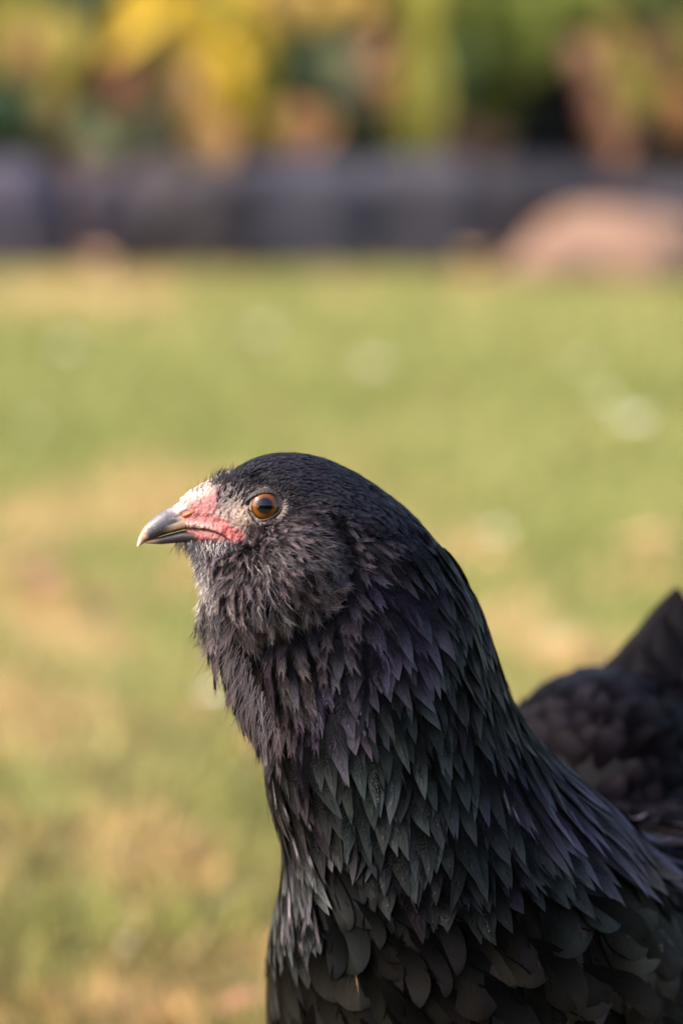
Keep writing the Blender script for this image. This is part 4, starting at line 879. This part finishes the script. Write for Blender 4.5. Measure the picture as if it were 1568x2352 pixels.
plant('tall_stalk', 'upright olive yellow stalk plant leaning over the stones', (gx_(955), 4.98), [
    (950, -80, 955, 180, 46, OLI, 4.90), (965, 60, 950, 300, 50, OLI, 4.86), (930, 140, 940, 375, 40, (.30, .28, .05), 4.80), (990, 100, 985, 385, 34, (.30, .30, .06), 4.80), (1000, -60, 1000, 120, 36, (.24, .26, .05), 4.92)], stemc=OLI)
plant('leafy_shrub', 'bright green shrub arching over the dark hollow', (gx_(1180), 5.4), [
    (1060, -60, 1060, 90, 60, GRE, 5.1), (1120, -40, 1140, 110, 62, GRE, 5.05), (1200, -60, 1210, 140, 62, (.17, .21, .035), 5.0), (1260, 0, 1220, 190, 56, GRE, 5.0), (1300, -60, 1310, 80, 62, (.20, .25, .045), 5.05), (1060, 70, 1060, 220, 50, (.09, .14, .04), 5.05), (1380, -60, 1370, 60, 60, (.22, .24, .05), 5.05), (1150, 60, 1180, 150, 45, (.10, .14, .035), 5.05), (1040, 150, 1030, 260, 36, DGR, 5.0)], stemc=GRE)
plant('autumn_shrub', 'brownish pink and yellow green shrub at the right end', (gx_(1420), 5.1), [
    (1320, 90, 1360, 230, 34, PNK, 4.95), (1370, 190, 1400, 370, 36, (.38, .19, .12), 4.92), (1390, 60, 1420, 200, 45, (.40, .30, .09), 4.96), (1450, 130, 1450, 280, 48, (.36, .33, .07), 4.94), (1520, 60, 1500, 220, 48, (.20, .13, .06), 4.96), (1560, 20, 1570, 140, 55, (.11, .12, .04), 5.0), (1500, -60, 1490, 60, 60, (.10, .13, .035), 5.02), (1560, 180, 1555, 330, 45, (.42, .22, .09), 4.93), (1470, 270, 1480, 390, 36, (.10, .06, .05), 4.93), (1640, 0, 1620, 220, 60, OLI, 4.98), (1420, 280, 1400, 400, 34, (.30, .16, .11), 4.90)], stemc=RBR)
plant('teal_shrub', 'dark bluish green shrub at the back of the bed', (gx_(200), 5.5), [
    (200, -80, 190, 40, 70, TEA, 5.2), (260, -60, 240, 60, 50, TEA, 5.2), (640, 100, 660, 260, 60, DGR, 5.2), (100, -80, 110, 20, 60, DGR, 5.2)], stemc=TEA)
plant('dry_stalks', 'brown withered stalks hanging between two stones at the left', (gx_(180), 4.95), [
    (170, 350, 160, 520, 30, (.16, .09, .07), 4.80), (200, 380, 190, 560, 28, (.20, .12, .09), 4.76), (230, 350, 260, 480, 22, (.12, .08, .08), 4.80)], stemc=RBR)
plant('dead_stems', 'brown dead leaves lying low in front of the dark hollow', (gx_(1070), 5.0), [
    (1030, 280, 1080, 370, 50, (.10, .06, .04), 4.93), (1130, 290, 1100, 380, 50, (.09, .055, .045), 4.93), (1010, 310, 1020, 380, 40, (.12, .08, .05), 4.92)], stemc=RBR)

# ---- dense evergreen hedge behind the bed
def hedge(name, x0, x1, y0, y1, h, colr, label, n, seed, lsz=.03):
    c = rng.random((n, 3)); x = x0 + (x1 - x0) * c[:, 0]; y = y0 + (y1 - y0) * c[:, 1] ** .8; z = .04 + h * c[:, 2] * (.85 + .3 * vnoise(np.stack([x * 2, y * 2], 1), seed))
    o = empty(name, (float((x0 + x1) / 2), float((y0 + y1) / 2), 0.05), label, 'shrub')
    d = nrm(rng.normal(0, 1, (n, 3)) + [0, -.5, .3]); u = nrm(np.cross(d, rng.normal(0, 1, (n, 3)))); s = np.cross(d, u); ln = rng.uniform(lsz, lsz * 2, (n, 1)); p = np.stack([x, y, z], 1)
    v = np.stack([p - u * ln, p + s * ln * .45 + d * .006, p + u * ln, p - s * ln * .45 + d * .006], 1).reshape(-1, 3)
    cc = np.repeat(np.array(colr) * rng.uniform(.5, 1.5, (n, 1)), 4, 0)
    mesh_obj('foliage', v, np.arange(n * 4).reshape(-1, 4), M_LEAF, o, cols=cc)
    for k in range(6):
        xx_ = x0 + (x1 - x0) * (k + .5) / 6; b = np.array([xx_, (y0 + y1) / 2, .04]); vv, ff = tube([b, b + [.03, .02, h * .5], b + [-.03, .05, h * .95]], [.02, .014, .005], 8)
        mesh_obj('trunk', vv, ff, M_LEAF, o, cols=np.tile([.06, .045, .035], (len(vv), 1)))
hedge('evergreen_hedge', -3.2, -.1, 5.5, 6.6, 1.3, (.045, .070, .030), 'dark evergreen hedge behind the golden leaved plants', 16000, 5)
hedge('laurel_hedge', -.1, .33, 5.5, 6.6, 1.3, (.055, .085, .03), 'mid green laurel hedge behind the olive stalk', 3000, 6)
hedge('yew_hedge', .33, 3.2, 5.6, 6.8, 1.3, (.020, .026, .022), 'blackish yew hedge behind the dark hollow at the right', 14000, 7)

# ---- tall hedge across the garden, behind the photographer
hedge('garden_hedge', -7, 7, -7.5, -6.2, 2.6, (.035, .050, .025), 'tall dark garden hedge far behind the photographer', 9000, 8, .16)
# ---- daisies on the lawn
M_PETAL = vcol_mat('petal', rough=.6, spec=.2, nscale=300, namt=.08, bump=0, transl=.2)
def daisy():
    o = empty('daisy', (0, 0, 0), 'x', 'flower', 'white daisies in the lawn')
    v, f = tube([[0, 0, 0], [.001, 0, .015], [0, 0, .032]], [.0006, .0006, .0006], 6); mesh_obj('stem', v, f, M_LEAF, o, cols=np.tile(GRE, (len(v), 1)))
    V = []; Fq = []
    for k in range(15):
        a = k / 15 * 2 * math.pi; d = np.array([math.cos(a), math.sin(a), .35]); s = np.array([-math.sin(a), math.cos(a), 0]); b = np.array([0, 0, .032]); m = len(V)
        V += [b + d * .001 - s * .0007, b + d * .001 + s * .0007, b + d * .006 + s * .0013, b + d * .006 - s * .0013, b + d * .0085 + s * .0005, b + d * .0085 - s * .0005]
        Fq += [[m, m + 1, m + 2, m + 3], [m + 3, m + 2, m + 4, m + 5]]
    mesh_obj('petals', np.array(V), np.array(Fq), M_PETAL, o, cols=np.tile([.80, .80, .72], (len(V), 1)))
    v, f = ellipsoid(np.array([0, 0, .033]), np.array([0, 0, .0012]), np.array([.002, 0, 0]), np.array([0, .002, 0]), 8); mesh_obj('flower_centre', v, f, M_PETAL, o, cols=np.tile([.75, .50, .04], (len(v), 1)))
    return o
DA = [(155, 845, 'white daisy in the green lawn at the left, above the beak'), (605, 815, 'white daisy in the lawn straight above the hen\'s eye'), (853, 895, 'white daisy in the lawn above the back of the head'), (1450, 1045, 'large white daisy in the lawn at the right, level with the crown'),
      (1330, 862, 'small white daisy in the upper right of the lawn'), (1385, 950, 'small white daisy between the upper right one and the large one'), (1135, 1250, 'white daisy just right of the nape'), (490, 1612, 'white daisy in front of the throat'), (75, 980, 'faint white daisy at the left edge of the lawn'), (285, 2105, 'white daisy in the lower left of the lawn')]
d0 = daisy()
for k, (px, py, lab) in enumerate(DA):
    g = G(px, py, .03); g[2] = 0; o = d0 if k == 0 else copy_tree(d0, g, rng.uniform(0, 6), 1.0)
    o.location = g; o['label'] = lab; s_ = [1.7, 1.8, 1.8, 2.0, 1.3, 1.4, 1.2, 1.1, 1.0, .4][k]; o.scale = (s_,) * 3

# ---- fallen leaves on the lawn
FLV = [(110, 1345, .032, (.42, .25, .17), 'pinkish brown fallen leaf at the left edge, level with the beard'), (1500, 1262, .034, (.62, .42, .26), 'pale peach fallen leaf at the right edge above the tail'), (1290, 1490, .030, (.70, .55, .36), 'cream fallen leaf just above the hen\'s back'),
       (205, 612, .05, (.55, .33, .24), 'pink fallen leaf at the foot of the left stones'), (60, 1310, .028, (.55, .34, .20), 'orange tan fallen leaf at the left edge, level with the beak'), (1090, 606, .05, (.60, .43, .25), 'tan fallen leaf on the lawn edge before the stones'),
       (590, 1700, .018, (.66, .46, .30), 'small peach fallen leaf right in front of the throat'), (560, 2325, .014, (.50, .26, .18), 'reddish fallen leaf low beside the breast'), (300, 2110, .010, (.60, .42, .30), 'tiny tan fallen leaf in the lower left'), (250, 690, .05, (.58, .46, .26), 'straw coloured fallen leaf in the far left lawn')]
for k, (px, py, sz_, c, lab) in enumerate(FLV):
    g = G(px, py, .02); a = rng.uniform(0, 6); d = np.array([math.cos(a), math.sin(a), .05]); b0_ = g - d * sz_; t0_ = g + d * sz_
    b0_[2] = .022; t0_[2] = .028
    v, f, cc = leaf_mesh(b0_, t0_, sz_ * .55, c, droop=.08, face=np.array([0, 0, 1.]))
    o = mesh_obj('fallen_leaf', v, f, M_LEAF, cols=cc, origin=g); tag(o, lab, 'leaf', 'fallen leaves on the lawn')
for o in bpy.data.objects:
    if '_base' in o: del o['_base']
